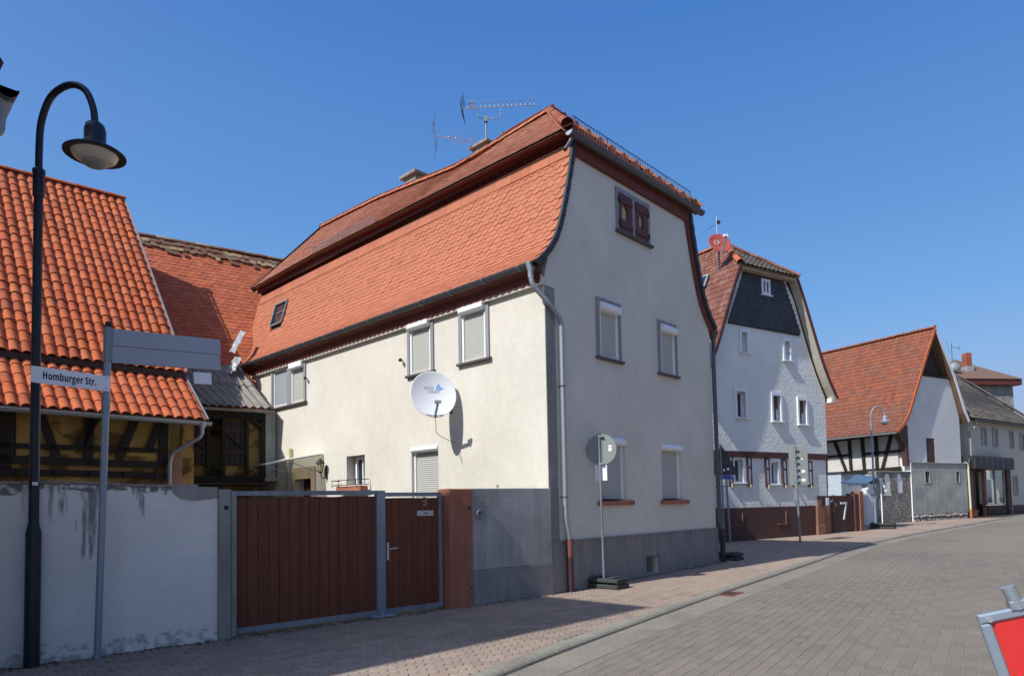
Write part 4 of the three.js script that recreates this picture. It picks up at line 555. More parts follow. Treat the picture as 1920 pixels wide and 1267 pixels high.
// rear barn
{
  const r0 = pxAt(255, 440, 20.9), r1 = pxAt(535, 492, 23.4), az = Math.atan2(r1.x - r0.x, r0.z - r1.z) * 180 / Math.PI, FR = new Frame(r0, az), L = Math.hypot(r1.x - r0.x, r1.z - r0.z) + .15, ry = r0.y;
  const o = thing('rear_barn', 'brick barn with dark red beaver-tail roof and mossy ridge behind the cream house', 'barn', FR);
  const e1 = pxPlane(440, 690, V3(-7.72, 5.6, -18.45), V3(0, 1, 0)), run = 4.8, fn = (u, v) => V3(u, lerp(4.3, lerp(ry, r1.y, clamp(u / L, 0, 1)), v), lerp(run, 0, v));
  const rf = mesh('roof', [slab(V3(-6, 4.26, run), V3(L, 4.26, run), V3(L, r1.y - .04, 0), V3(-6, ry - .04, 0), .08), slab(V3(L, 5.4, -run), V3(-6, 5.4, -run), V3(-6, ry - .05, -.02), V3(L, r1.y - .05, -.02), .08)], M.batten, o);
  pieces(rf, 'roof_tile', tileCells(fn, () => -6, () => L, .18, 46, { gw: .18, lift: .014, tilt: .06, jit: .006 }), biberGeo(.18, .28, .016, .03), PAL.rear, 260);
  const moss = [mat([.34, .25, .16], { map: T.oldclay }), mat([.24, .14, .10], { map: T.oldclay }), mat([.56, .44, .25], { map: T.oldclay }), mat([.30, .14, .09], { map: T.oldclay })];
  for (let k = 0; k < 3; k++) { const cells = []; for (let i = 0; i < 44; i++) { const u = -1 + i * .13 + rr(-.04, .04); if (u > L) break; if (k === 2 && rnd() < .8) continue; const p = fn(u, .955 - k * .03 + rr(-.006, .006)); cells.push({ m: new THREE.Matrix4().makeBasis(V3(1, 0, 0), V3(0, .8, -.6), V3(0, .6, .8)).setPosition(p.x, p.y + .05, p.z + .05), k: (vn(i / 44 + k * .3, .5, 9, 1, 201) > .62 ? 2 : rnd() < .25 ? 0 : rnd() < .5 ? 1 : 3) }); } pieces(rf, 'mossy_tile', cells, flatTileGeo(.15, .17, .018), moss, 44); }
  ridgeRow(rf, 'ridge_tile', V3(-6, ry + .02, 0), V3(L, r1.y + .02, 0), V3(0, 1, 0), .11, .38, moss, 30);
  mesh('wall', [B(-6, L - .3, 0, 4.2, -run + .3, run - .35)], M.ochre, o);
  const fl = thing('valley_flashing', 'crumpled pale zinc flashing between the red barn roof and the cream house', 'flashing', pxAt(446, 640, 19.0)); const q = (px, py, d) => pxAt(px, py, d).sub(fl.position);
  const crumple = (x0, y0, x1, y1, w, d0, d1) => { const g = [], n = 6, pt = []; for (let i = 0; i <= n; i++) { const f = i / n, row = []; for (let k = 0; k <= 2; k++) row.push(q(lerp(x0, x1, f) + (k - 1) * w + rr(-1.5, 1.5), lerp(y0, y1, f) + (k - 1) * w * .35 + rr(-1.5, 1.5), lerp(d0, d1, f) - (k - 1) * .12 + rr(-.06, .06))); pt.push(row); } for (let i = 0; i < n; i++) for (let k = 0; k < 2; k++) g.push(quad(pt[i][k], pt[i][k + 1], pt[i + 1][k + 1], pt[i + 1][k])); return g; };
  mesh('upper_sheet', crumple(456, 620, 434, 660, 5, 19.3, 18.75), M.flashing, fl); mesh('lower_sheet', crumple(446, 670, 428, 700, 6.5, 18.6, 18.3), M.flashing, fl);
}
// lean-to with corrugated roof in the corner of the yard
{
  const g0 = pxAt(330, 766, 16.75), g1 = pxAt(511, 770, 17.9), az = Math.atan2(g1.x - g0.x, g0.z - g1.z) * 180 / Math.PI, FL = new Frame(g1, az), L = Math.hypot(g1.x - g0.x, g1.z - g0.z), y0 = g1.y + .06;
  const o = thing('lean_to', 'dark timber lean-to with grey corrugated roof between barn and cream house', 'shed', FL);
  const T0 = FL.px(442, 690, -1.45), yT = T0[1] + .02, xT = T0[0], N = 110, g = []; const P = (i, v) => { const u = i / N, xb = lerp(-L, -.02, u), xt = lerp(-L - 1.2, xT + .12, u), wv = .034 * Math.sin(u * L / .20 * 2 * Math.PI); return V3(lerp(xb, xt, v), lerp(y0, yT, v) + wv * .8, lerp(.12, -1.45, v) + wv * .6); };
  for (const [a, b, dy] of [[0, .56, 0], [.5, 1, .03]]) for (let i = 0; i < N; i++) { const up = p => p.setY(p.y + dy); g.push(quad(up(P(i, a)), up(P(i + 1, a)), up(P(i + 1, b)), up(P(i, b)))); }
  mesh('corrugated_sheet', g, M.asbestos, o); mesh('wire_rail', [cyl(P(30, .75).setY(P(30, .75).y + .18), P(100, .75).setY(P(100, .75).y + .10), .006), ...[40, 70, 98].map(i => cyl(P(i, .75), P(i, .75).setY(P(i, .75).y + .16), .006))], M.galv, o);
  mesh('gutter', gutter(V3(-L, y0 - .08, .16), V3(.02, y0 - .10, .16), .06), M.asbestos, o);
  const zw = -.12, Q = (px, py) => FL.px(px, py, zw), [xa, ya] = Q(500, 885), yb = Q(440, 888)[1];
  mesh('grey_pilaster', [B(Q(497, 800)[0], .08, yb - .1, y0 - .1, zw - .3, zw + .03), B(Q(494, 880)[0], .16, yb - .2, yb - .1, zw - .3, zw + .06)], M.greyPlaster, o);
  mesh('back_wall', [B(-L - 1, Q(389, 800)[0], yb - .1, y0 - .12, zw - .2, zw - .12), B(Q(420, 800)[0], Q(499, 800)[0], yb - .1, y0 - .12, zw - .2, zw - .12), B(-L - 1, .1, yb - .3, y0 + .6, zw - 2.1, zw - 2.0)], M.ochre, o);
  for (const [a, b, c, d] of [[344, 790, 388, 872], [421, 788, 460, 872]]) { const [x0, yt] = Q(a, b), [x1, yy] = Q(c, d), n = 4; const dr = mesh('board_door', B(x0, x1, yy, yt, zw - .1, zw - .08), M.darkWood, o); for (let i = 0; i < n; i++) mesh('board', CB(lerp(x0, x1, i / n) + .008, lerp(x0, x1, (i + 1) / n) - .008, yy, yt, zw - .08, zw - .05, .006), M.darkWood, dr); mesh('brace', [beam(V3(x0 + .05, yt - .35, zw - .03), V3(x1 - .05, yy + .45, zw - .03), .03, .11, V3(0, 0, 1)), B(x0, x1, yt - .32, yt - .2, zw - .05, zw - .02), B(x0, x1, yy + .3, yy + .42, zw - .05, zw - .02)], M.darkWood, dr); }
  for (const px of [340, 390, 419, 463, 491]) mesh('post', B(Q(px - 3, 830)[0], Q(px + 3, 830)[0], yb - .05, y0 - .05, zw - .12, zw + .02), M.timber, o);
  mesh('knee_brace', beam(V3(Q(470, 785)[0], Q(470, 785)[1], zw), V3(Q(490, 800)[0], Q(490, 800)[1], zw), .08, .12, V3(0, 0, 1)), M.timber, o);
  mesh('sill_beam', [B(-L - 1, Q(496, 890)[0], yb - .22, yb - .06, zw - .2, zw + .06), B(-L - 1, .05, y0 - .32, y0 - .14, zw - .2, zw + .01)], M.timber, o); mesh('floor_boards', B(-L - 1, Q(500, 890)[0], yb - .30, yb - .24, zw - 2, zw + .3), M.darkWood, o);
  mesh('lower_wall', B(-L - 1, .1, 0, yb - .3, -2.2, -2.0), M.darkWood, o); mesh('blue_door', [B(Q(490, 905)[0] - .1, Q(503, 905)[0] - .1, .1, 2.4, -1.0, -.95), B(Q(503, 905)[0] - .05, .1, .1, 2.4, -1.0, -.96)], M.steelBlue, o);
}
// neighbouring house, out of frame to the left but for the corner of its eaves
{
  const ec = pxAt(-3, 160, 5.85), FN = new Frame(ec, 42), W = 7.0, Dp = 6.4, ye = ec.y, yr = 11.4, o = thing('neighbour_house', 'neighbouring house showing only its dark eaves and gutter corner', 'house', FN);
  mesh('wall', ext([[-W - .1, -.3], [-.5, -.3], [-.5, ye - .2], [-W / 2 - .3, yr - .4], [-W - .1, ye - .2]], [], -Dp, .22), M.plaster, o);
  mesh('roof', [slab(V3(-.02, ye + .06, .30), V3(-.02, ye + .06, -Dp), V3(-W / 2 - .3, yr, -Dp), V3(-W / 2 - .3, yr, .30), .12), slab(V3(-W - .6, ye + .06, -Dp), V3(-W - .6, ye + .06, .30), V3(-W / 2 - .3, yr, .30), V3(-W / 2 - .3, yr, -Dp), .12)], M.darkWood, o);
  mesh('gutter', gutter(V3(.06, ye + .0, .02), V3(.06, ye + .02, -Dp), .085), M.zincDark, o); mesh('down_pipe', [lathe([[.05, -.22], [.055, -.12], [.10, .02], [.10, .05]], 14).translate(.03, ye - .10, -.16), pipe([V3(.03, ye - .30, -.16), V3(.02, ye - .36, -.16), V3(-.48, ye - .52, -.30), V3(-.62, ye - .8, -.34), V3(-.62, 0, -.34)], .05, .08)], M.galv, o);
}
// ---------------------------------------------------------------- white house with brown plinth (beyond the cream house)
const h2 = thing('white_house', 'white rough-plastered house with brown plinth, brown shutters and slate gable', 'house', F2);
{
  const X0 = -5.55, X1 = 1.08, XC = (X0 + X1) / 2, yj = 3.30, sx = 3.0; // XC = -2.235
  const side = [[X1, 5.45], [.62, 6.25], [.22, 7.1], [-.15, 8.0], [-.55, 9.0], [-.98, 9.62]], L = side.map(([x, y]) => [2 * XC - x, y + (y > 9.6 ? 0 : 0)]);
  const up = [[X0, yj], [X1, yj], ...side, ...L.slice().reverse()], lo = [[X0, 1.36], [X1 - .02, 1.36], [X1 - .02, 3.08], [X0, 3.08]];
  const R2 = (a, b, c, d) => { const [x0, y1] = F2.px(a, b), [x1, y0] = F2.px(c, d); return [x0, x1, y0, y1]; };
  const w2 = [[1380, 733, 1398, 783], [1448, 741, 1464, 790], [1497, 750, 1512, 796]].map(a => R2(...a)), w3 = [[1389, 622, 1401, 661], [1470, 639, 1481, 676]].map(a => R2(...a)), w1 = [[1379, 860, 1396, 904], [1448, 866, 1462, 907], [1502, 868, 1513, 905]].map(a => R2(...a)), aw = R2(1427, 526, 1440, 552);
  mesh('upper_wall', ext(up, [...w2, ...w3].map(r => rectPts(...r)), -.35, 0), M.houseWhite, h2); mesh('lower_wall', ext(lo, w1.map(r => rectPts(...r)), -.35, -.06), M.houseWhite, h2);
  mesh('side_wall', [B(X0, X0 + .3, 0, 5.6, -9, -.36), B(X1 - .32, X1 - .02, 0, 5.5, -9, -.36), B(X0, X1, 0, 5.5, -9.3, -9)], M.houseWhite, h2);
  mesh('jetty_beam', [CB(X0 - .01, X1 + .005, 3.085, 3.295, -.30, .015, .01)], M.brownPaint, h2); mesh('corner_post', [B(X1 - .03, X1 + .12, 2.0, 3.3, -.4, -.1), B(X1 - .02, X1 + .1, 1.36, 2.6, -.4, -.1)], M.brownPaint, h2);
  mesh('plinth', B(X0 - .04, .22, -.3, 1.36, -.35, .02), M.brownPaint, h2);
  for (const a of [[1375, 962, 1391, 983], [1457, 958, 1473, 981]]) { const [x0, x1, y0, y1] = R2(...a), w = mesh('cellar_window', B(x0, x1, y0, y1, .021, .026), M.standDark, h2); mesh('rim', [B(x1, x1 + .03, y0, y1, .02, .05), B(x0, x1 + .03, y0 - .03, y0, .02, .055)], M.brownLight, w); }
  mesh('plinth_pillar', [CB(.22, .62, -.3, 1.37, -.35, .10, .012), B(.62, X1, -.3, 1.36, -.35, .02)], M.brownLight, h2); mesh('pillar_base', CB(.20, .64, -.3, .62, -.35, .12, .01), M.brownLight, h2);
  const win = (r, z, { blind = 0, surround = .09, mull = true, proud = .05, sash = .05 } = {}) => {
    const [x0, x1, y0, y1] = r, s = surround, w = mesh('window', ext(rectPts(x0 - s, x1 + s, y0 - .02, y1 + s * 1.3), [rectPts(x0, x1, y0, y1)], z - .02, z + proud), M.windowWhite, h2);
    mesh('sash', [ext(rectPts(x0, x1, y0, y1), [rectPts(x0 + sash, mull ? (x0 + x1) / 2 - .03 : x1 - sash, y0 + sash, y1 - sash), ...(mull ? [rectPts((x0 + x1) / 2 + .03, x1 - sash, y0 + sash, y1 - sash)] : [])], z - .17, z - .12)], M.windowWhite, w);
    mesh('pane', B(x0 + .01, x1 - .01, y0 + .01, y1 - .01, z - .165, z - .15), M.glass, w); if (blind) mesh('blind', B(x0 + sash * .5, x1 - sash * .5, lerp(y1, y0, blind), y1 - .02, z - .11, z - .08), M.brownBlind, w);
    mesh('sill', CB(x0 - s - .03, x1 + s + .05, y0 - .05, y0 - .02, z - .15, z + proud + .05, .005), M.windowWhite, w);
  };
  win(w2[0], 0, { mull: false }); win(w2[1], 0, { blind: .5 }); win(w2[2], 0, { blind: .5 }); w3.forEach(r => win(r, 0)); w1.forEach(r => win(r, -.06, { surround: .13, mull: false, proud: .03 }));
  for (const [a, b, c, d] of [[1367, 853, 1377, 910], [1402, 856, 1412, 910], [1436, 859, 1446, 912], [1468, 861, 1478, 911], [1489, 902, 1495, 912], [1516, 864, 1526, 912]]) {
    const [x0, x1, y0, y1] = R2(a, b, c, d), t = .05, s = mesh('window_shutter', ext(rectPts(x0, x1, y0, y1), y1 - y0 > .5 ? [rectPts(x0 + t, x1 - t, y0 + t * 2, lerp(y0, y1, .6)), rectPts(x0 + t, x1 - t, lerp(y0, y1, .66), y1 - t)] : [], -.055, -.005), M.brownPaint, h2);
    mesh('shutter_panel', B(x0 + t, x1 - t, y0 + t, y1 - t, -.05, -.025), M.windowWhite, s); mesh('shutter_holder', [B((x0 + x1) / 2 - .02, (x0 + x1) / 2 + .02, y0 - .07, y0 + .06, -.06, .03)], M.ivory, s);
  }
  // slate-hung gable
  const sl = [[2 * XC + .33, 7.68], [-.33, 7.66], [-.62, 8.2], [-.95, 8.95], [-1.22, 9.62], [2 * XC + 1.22, 9.62], [2 * XC + .95, 8.95], [2 * XC + .62, 8.2]]; const sg = mesh('slate_gable', ext(sl, [rectPts(aw[0], aw[1], aw[2], aw[3])], .001, .05), M.slateWall, h2);
  { const cells = []; for (let r = 0; r < 11; r++) for (let c = 0; c < 26; c++) { const x = -4.35 + (c + (r % 2 ? .5 : 0)) * .165, y = 7.70 + r * .175, f = (y - 7.66) / 1.96, hw = lerp(1.93, 1.03, f); if (Math.abs(x - XC) > hw - .02) continue; if (x > aw[0] - .14 && x < aw[1] + .14 && y > aw[2] - .26 && y < aw[3] + .08) continue; cells.push({ m: new THREE.Matrix4().makeRotationX(-.03).setPosition(x + rr(-.01, .01), y, .056 + rr(0, .006)) }); } pieces(sg, 'slate', cells, biberGeo(.163, .22, .008, .05), [M.slateWall, M.slate], 280); }
  { const [x0, x1, y0, y1] = aw, w = mesh('attic_window', ext(rectPts(x0 - .06, x1 + .06, y0 - .06, y1 + .06), [rectPts(x0 + .03, (x0 + x1) / 2 - .03, y0 + .03, y1 - .03), rectPts((x0 + x1) / 2 + .03, x1 - .03, y0 + .03, y1 - .03)], .03, .085), M.windowWhite, h2); mesh('pane', B(x0, x1, y0, y1, .02, .04), M.glass, w); mesh('sill', B(x0 - .1, x1 + .12, y0 - .1, y0 - .06, .03, .14), M.windowWhite, w); mesh('side_board', B(x0 - .2, x0 - .065, y0 - .02, y1, .05, .07), M.slate, w); }
  // roof: left slope seen, right slope as a verge
  const roofPts = [[1.42, 5.40], [1.0, 6.0], [.55, 6.85], [.1, 7.9], [-.35, 8.95], [-.72, 9.72]], cv = new THREE.CatmullRomCurve3(roofPts.map(([x, y]) => V3(x, y, 0))), ZF = .30, ZB = -9.2, RY = 11.35;
  const lf = cv.getPoints(12).map(p => [2 * XC - p.x, p.y]), rt = cv.getPoints(12).map(p => [p.x, p.y]);
  const thick = (pts, k) => pts.map((p, i) => { const a = pts[Math.max(0, i - 1)], b = pts[Math.min(pts.length - 1, i + 1)], dx = b[0] - a[0], dy = b[1] - a[1], l = Math.hypot(dx, dy); return [p[0] + dy / l * k, p[1] - dx / l * k]; });
  const topL = [2 * XC + .72, 9.72], rid = [XC, RY];
  const rf = mesh('roof', [ext([...lf, ...thick(lf, .07).reverse()], [], ZB, ZF), ext([...rt, ...thick(rt, -.07).reverse()], [], ZB, ZF), slab(V3(topL[0], 9.72, ZF), V3(XC, RY, -1.7), V3(XC, RY, ZB), V3(topL[0], 9.72, ZB), .06), slab(V3(-.72, 9.72, ZB), V3(XC, RY, ZB), V3(XC, RY, -1.7), V3(-.72, 9.72, ZF), .06), slab(V3(topL[0] - .05, 9.70, ZF + .06), V3(-.67, 9.70, ZF + .06), V3(XC, RY, -1.7), V3(XC, RY, -1.7), .06)], M.batten, h2);
  const flat = flatTileGeo(.22, .36, .03), lc = new THREE.CatmullRomCurve3(lf.map(([x, y]) => V3(x, y, 0)));
  const mk = (at, X, a, b, rows, w, hidden, lift = .03) => { const out = []; for (let r = 0; r < rows; r++) { const v = r / rows, A = a(v), Bq = b(v); for (let c = 0; ; c++) { const u = A + (c + .5) * w; if (u > Bq) break; const p = at(u, v), Y = at(u, v + 1 / rows).sub(p).normalize(), Z = new THREE.Vector3().crossVectors(X, Y).normalize(), tl = .07 + rr(-.01, .01), Yt = Y.clone().multiplyScalar(Math.cos(tl)).addScaledVector(Z, -Math.sin(tl)), Zt = Z.clone().multiplyScalar(Math.cos(tl)).addScaledVector(Y, Math.sin(tl)); out.push({ m: new THREE.Matrix4().makeBasis(new THREE.Vector3().crossVectors(Yt, Zt).normalize(), Yt, Zt).setPosition(p.addScaledVector(Z, lift + rr(-.004, .004))), hidden }); } } return out; };
  const lowL = (u, v) => { const p = lc.getPointAt(clamp(v, 0, 1)); return V3(p.x, p.y, u); }, upL = (u, v) => V3(lerp(topL[0], XC, v), lerp(9.72, RY, v), u);
  pieces(rf, 'roof_tile', [...mk(lowL, V3(0, 0, 1), () => ZB, () => ZF, 20, .18), ...mk(upL, V3(0, 0, 1), () => ZB, v => lerp(ZF, -1.7, v), 8, .18)], panGeo(.18, .30, .026, .018), PAL.h2, 300);
  const hp = (u, v) => V3(u, lerp(9.72, RY, v), lerp(ZF + .06, -1.7, v)); pieces(rf, 'hip_tile_field', mk(hp, V3(1, 0, 0), v => lerp(topL[0], XC, v), v => lerp(-.72, XC, v), 7, .225, true), panGeo(.225, .36, .03, .018), PAL.grey, 0);
  ridgeRow(rf, 'hip_tile', V3(topL[0] - .05, 9.75, ZF + .05), V3(XC, RY + .04, -1.7), V3(-.4, 1, .4), .11, .34, PAL.pan, 30); ridgeRow(rf, 'hip_tile', V3(-.67, 9.75, ZF + .05), V3(XC, RY + .04, -1.7), V3(.4, 1, .4), .11, .34, PAL.h2, 30); ridgeRow(rf, 'ridge_tile', V3(XC, RY + .04, -1.7), V3(XC, RY + .04, ZB), V3(0, 1, 0), .11, .36, PAL.pan, 40);
  mesh('verge_trim', ext([...thick(lf, -.035), ...thick(lf, .10).reverse()], [], ZF, ZF + .035), M.redPaint, rf); mesh('verge_trim', ext([...thick(rt, .045), ...thick(rt, -.02).reverse()], [], ZF, ZF + .035), M.redPaint, rf); mesh('verge_soffit', [ext([...thick(rt, -.072), ...thick(rt, -.092).reverse()], [], .002, ZF - .002)], M.creamWall, rf);
  mesh('hip_fascia', B(topL[0], -.72, 9.60, 9.69, .06, ZF), M.sandTan, rf); mesh('eaves_end', CB(1.18, 1.40, 5.25, 5.42, .0, .2, .02), M.windowWhite, rf);
  const sl0 = [lowL(-1.6, .88), lowL(-1.0, .88), lowL(-1.0, .99), lowL(-1.6, .99)].map(p => p.add(V3(-.12, .06, 0))); const sk = mesh('skylight', [beam(sl0[0], sl0[1], .06, .06), beam(sl0[1], sl0[2], .06, .06), beam(sl0[2], sl0[3], .06, .06), beam(sl0[3], sl0[0], .06, .06), beam(sl0[0].clone().lerp(sl0[1], .4), sl0[3].clone().lerp(sl0[2], .4), .04, .04)], M.flashing, h2); mesh('pane', quad(...sl0), M.glass, sk);
}
{ // red dish and aerial mast on that roof
  const ctr = pxAt(1349, 457, 23.0), o = thing('red_satellite_dish', 'brick red satellite dish on the roof of the white house', 'satellite dish', ctr), az = rad(172), el = rad(22), N = V3(Math.sin(az) * Math.cos(el), Math.sin(el), -Math.cos(az) * Math.cos(el)), up = V3(0, 1, 0).addScaledVector(N, -N.y).normalize(), X = new THREE.Vector3().crossVectors(up, N), mm = new THREE.Matrix4().makeBasis(X, up, N), L = (x, y, z) => V3(x, y, z).applyMatrix4(mm), R = .405, pts = []; for (let i = 0; i <= 10; i++) { const r = R * i / 10; pts.push([r, .38 * r * r]); } pts.push([R + .015, .38 * R * R - .02]); for (let i = 10; i >= 0; i--) { const r = R * i / 10; pts.push([r, .38 * r * r - .015]); }
  mesh('reflector', lathe(pts, 40).rotateX(Math.PI / 2).applyMatrix4(mm), M.redDish, o); mesh('feed_arm', [beam(L(0, -.46, .05), L(.06, -.05, .42), .03, .04), cyl(L(-.06, -.44, .06), L(.04, -.06, .40), .01)], M.galv, o); mesh('converter', beam(L(-.03, -.02, .42), L(.13, -.02, .42), .07, .08), M.white, o); mesh('mast', [cyl(V3(.02, -1.1, -.2), V3(.02, -.05, -.12), .03)], M.zincDark, o);
  const ring = []; for (let i = 0; i < 18; i++) { const a = .5 + i / 18 * 5.2, b = .5 + (i + 1) / 18 * 5.2, q = t => L(-.10 + .085 * Math.cos(t), .03 + .085 * Math.sin(t), .03); ring.push(cyl(q(a), q(b), .009, .009, 5)); } mesh('logo', [ring, beam(L(-.08, .03, .04), L(.02, .03, .04), .02, .02)], M.white, o);
  const a = thing('rod_aerial', 'thin silver mast aerial behind the red satellite dish', 'aerial', pxAt(1345, 440, 25.2)); mesh('mast', cyl(V3(0, -1.2, 0), V3(0, .72, 0), .022), M.alu, a); mesh('cross_rod', [cyl(V3(-.35, .2, .1), V3(.3, .62, -.1), .005, .005, 5), cyl(V3(-.5, .1, 0), V3(.1, .55, 0), .005, .005, 5), B(-.01, .12, .44, .54, -.05, .05)], M.iron, a);
}
// gate number 7 and its pillars
{
  const FG = new Frame(F2.w(1.1, 0, .02), 56), gx = (px) => FG.px(px, 980)[0], gY = (px, py) => FG.px(px, py)[1], o = thing('brown_yard_gate', 'dark brown yard gate with a large white number seven', 'gate', FG), b = gy(FG.o.x, -FG.o.z) + .04;
  const x0 = gx(1541), x1 = gx(1604), top = gY(1570, 929), n = 8; mesh('leaf', B(x0, x1, b + .03, top, -.12, -.08), M.brownPaint, o); for (let i = 0; i < n; i++) mesh('plank', CB(lerp(x0, x1, i / n) + .008, lerp(x0, x1, (i + 1) / n) - .008, b + .05, top - .02, -.08, -.055, .006), M.brownPaint, o);
  mesh('middle_post', B(gx(1566), gx(1570), b, top + .02, -.1, -.03), M.brownPaint, o); mesh('door_handle', [B(gx(1570) + .03, gx(1570) + .07, .95 + b, 1.1 + b, -.05, -.03)], M.alu, o);
  const s0 = gx(1580), s1 = gx(1592), yt = gY(1586, 941), yb = gY(1586, 974); mesh('house_number', [B(s0, s1, yt - .08, yt, -.05, -.03), beam(V3(s1 - .04, yt - .04, -.04), V3(lerp(s0, s1, .45), yb, -.04), .02, .075, V3(1, 0, 0))], M.white, o);
  const nx = gx(1556); mesh('notice_plate', CB(nx - .1, nx + .1, gY(1556, 953), gY(1556, 933), -.05, -.03, .004), M.paper, o); mesh('name_plate', CB(gx(1561) - .02, gx(1563) + .06, gY(1562, 941), gY(1562, 938), -.05, -.03, .004), M.alu, o);
  const p = thing('brown_gate_pillar', 'brown painted pillar right of the gate with number seven', 'pillar', FG); mesh('shaft', [CB(gx(1605), gx(1611), -.2, gY(1608, 925), -.35, .02, .015)], M.brownPaint, p); mesh('front_edge', CB(gx(1612), gx(1619), -.2, gY(1615, 921), -.30, .06, .01), M.brownLight, p);
  const q = thing('post_box', 'small dark box on the corner of the white house plinth', 'letter box', FG); mesh('box', CB(gx(1538), gx(1541), gY(1540, 945), gY(1540, 936), -.02, .10, .01), M.brownPaint, q); mesh('flap', CB(gx(1538) + .01, gx(1541) - .01, gY(1540, 938), gY(1540, 936) - .01, .10, .11, .003), M.black, q);
}
// ---------------------------------------------------------------- big barn with red roof, white gable, grey rendered annex
const b3 = thing('gable_barn', 'white gabled barn with red tiled roof and half-timbered side', 'barn', F3);
{
  const XA = 2.62, AY = 10.12, W3 = 4.85, ZF = .22, ZB = -13;
  mesh('gable_wall', ext([[0, .0], [W3, 0], [W3, 5.75], [4.05, 7.72], [1.5, 7.72], [.62, 5.9], [0, 5.2]], [(() => { const [a, b] = F3.px(1737, 821), [c] = F3.px(1755, 868); return rectPts(a, c, 3.3, b); })()], -.35, 0), M.barnWhite, b3);
  { const [a, b] = F3.px(1737, 821), [c] = F3.px(1755, 868), d = mesh('loft_door', B(a, c, 3.3, b, -.05, -.03), M.brownPaint, b3); for (let i = 0; i < 5; i++) mesh('board', B(lerp(a, c, i / 5) + .008, lerp(a, c, (i + 1) / 5) - .008, 3.32, b - .02, -.03, -.008), M.brownPaint, d); }
  const gb = mesh('boarded_gable', ext([[1.5, 7.72], [4.05, 7.72], [XA, 9.9]], [], -.4, -.25), M.darkWood, b3); for (let i = 0; i < 13; i++) { const x = 1.5 + (i + .5) * .196, h = x < XA ? lerp(7.72, 9.9, (x - 1.5) / (XA - 1.5)) : lerp(9.9, 7.72, (x - XA) / (4.05 - XA)); mesh('board', B(x - .09, x + .09, 7.72, h, -.25, -.215), M.darkWood, gb); } mesh('gable_rail', CB(1.45, 4.1, 7.66, 7.74, -.2, .06, .01), M.timber, gb);
  const lp = [[-1.0, 4.75], [-.45, 5.15], [.05, 5.75], [.62, 6.75], [1.6, 8.45], [XA, AY]], rp = [[XA, AY], [4.15, 7.75], [5.0, 6.0], [5.35, 5.5]], cv = new THREE.CatmullRomCurve3(lp.map(([x, y]) => V3(x, y, 0)), false, 'catmullrom', .3), lf = cv.getPoints(14).map(p => [p.x, p.y]);
  const rf = mesh('roof', [ext([...lf, ...lf.slice().reverse().map(([x, y]) => [x + .05, y - .10])], [], ZB, ZF), ext([...rp, ...rp.slice().reverse().map(([x, y]) => [x - .05, y - .1])], [], ZB, ZF)], M.batten, b3), out = [], rows = 27, w = .20;
  for (let r = 0; r < rows; r++) for (let c = 0; c < 65; c++) { const u = ZF - (c + .5) * w, v = r / rows, pt = cv.getPointAt(v), q = cv.getPointAt(v + 1 / rows), Y = q.clone().sub(pt).normalize(), Z = new THREE.Vector3().crossVectors(V3(0, 0, 1), Y), tl = .075 + rr(-.012, .012), Yt = Y.clone().multiplyScalar(Math.cos(tl)).addScaledVector(Z, -Math.sin(tl)), Zt = Z.clone().multiplyScalar(Math.cos(tl)).addScaledVector(Y, Math.sin(tl)); out.push({ m: new THREE.Matrix4().makeBasis(V3(0, 0, 1), Yt, Zt).setPosition(V3(pt.x, pt.y, u).addScaledVector(Z, .02 + rr(-.004, .004))), k: v < .28 ? (rnd() < .6 ? 4 : 2) : undefined }); }
  pieces(rf, 'roof_tile', out, panGeo(w, .30, .026, .018), PAL.barn3, 300); ridgeRow(rf, 'ridge_tile', V3(XA, AY + .05, ZF), V3(XA, AY + .05, ZB), V3(0, 1, 0), .11, .4, PAL.barn3, 40);
  mesh('verge_tiles', [ext([...lf.map(([x, y]) => [x - .05, y + .06]), ...lf.slice().reverse().map(([x, y]) => [x + .03, y - .06])], [], ZF, ZF + .05)], PAL.pan[0], rf); mesh('verge_board', [ext([...rp.map(([x, y]) => [x + .05, y + .05]), ...rp.slice().reverse().map(([x, y]) => [x - .06, y - .07])], [], ZF, ZF + .04)], M.windowWhite, rf);
  mesh('gutter', gutter(V3(-1.06, 4.70, ZF), V3(-1.06, 4.72, ZB), .075), M.flashing, b3);
  mesh('side_infill', B(-.12, .15, .0, 5.3, ZB, -.36), M.infill, b3); mesh('eaves_bracket', ext([[-.95, 4.70], [-.1, 5.1], [-.1, 3.1], [-.22, 3.1], [-.3, 4.0]], [], -.10, .16), M.brownPaint, b3);
  // timber frame on the side wall: local plane x = -.12
  const Pn = F3.X, S = (px, py) => { const p = pxPlane(px, py, F3.w(-.14, 0, 0), Pn); return [p.clone().sub(F3.o).dot(F3.N), p.y]; }, tb = (n, a, b, w) => { const A = S(...a), Bq = S(...b); mesh(n, beam(V3(-.14, A[1], A[0]), V3(-.14, Bq[1], Bq[0]), w, .08, V3(1, 0, 0)), M.timber, b3); };
  for (const [a, b, c, d] of [[1593, 826, 1597, 881], [1617, 822, 1622, 880], [1643, 818, 1646, 880], [1549, 848, 1550, 892]]) tb('timber_post', [a, b], [c, d], .17);
  tb('timber_brace', [1566, 829, ], [1587, 882], .16); tb('timber_brace', [1672, 815], [1656, 878], .16); tb('timber_rail', [1548, 857], [1593, 853], .13); tb('timber_rail', [1620, 851], [1690, 845], .13); tb('timber_sill', [1548, 890], [1690, 878], .20); tb('timber_plate', [1548, 828], [1680, 812], .15);
}
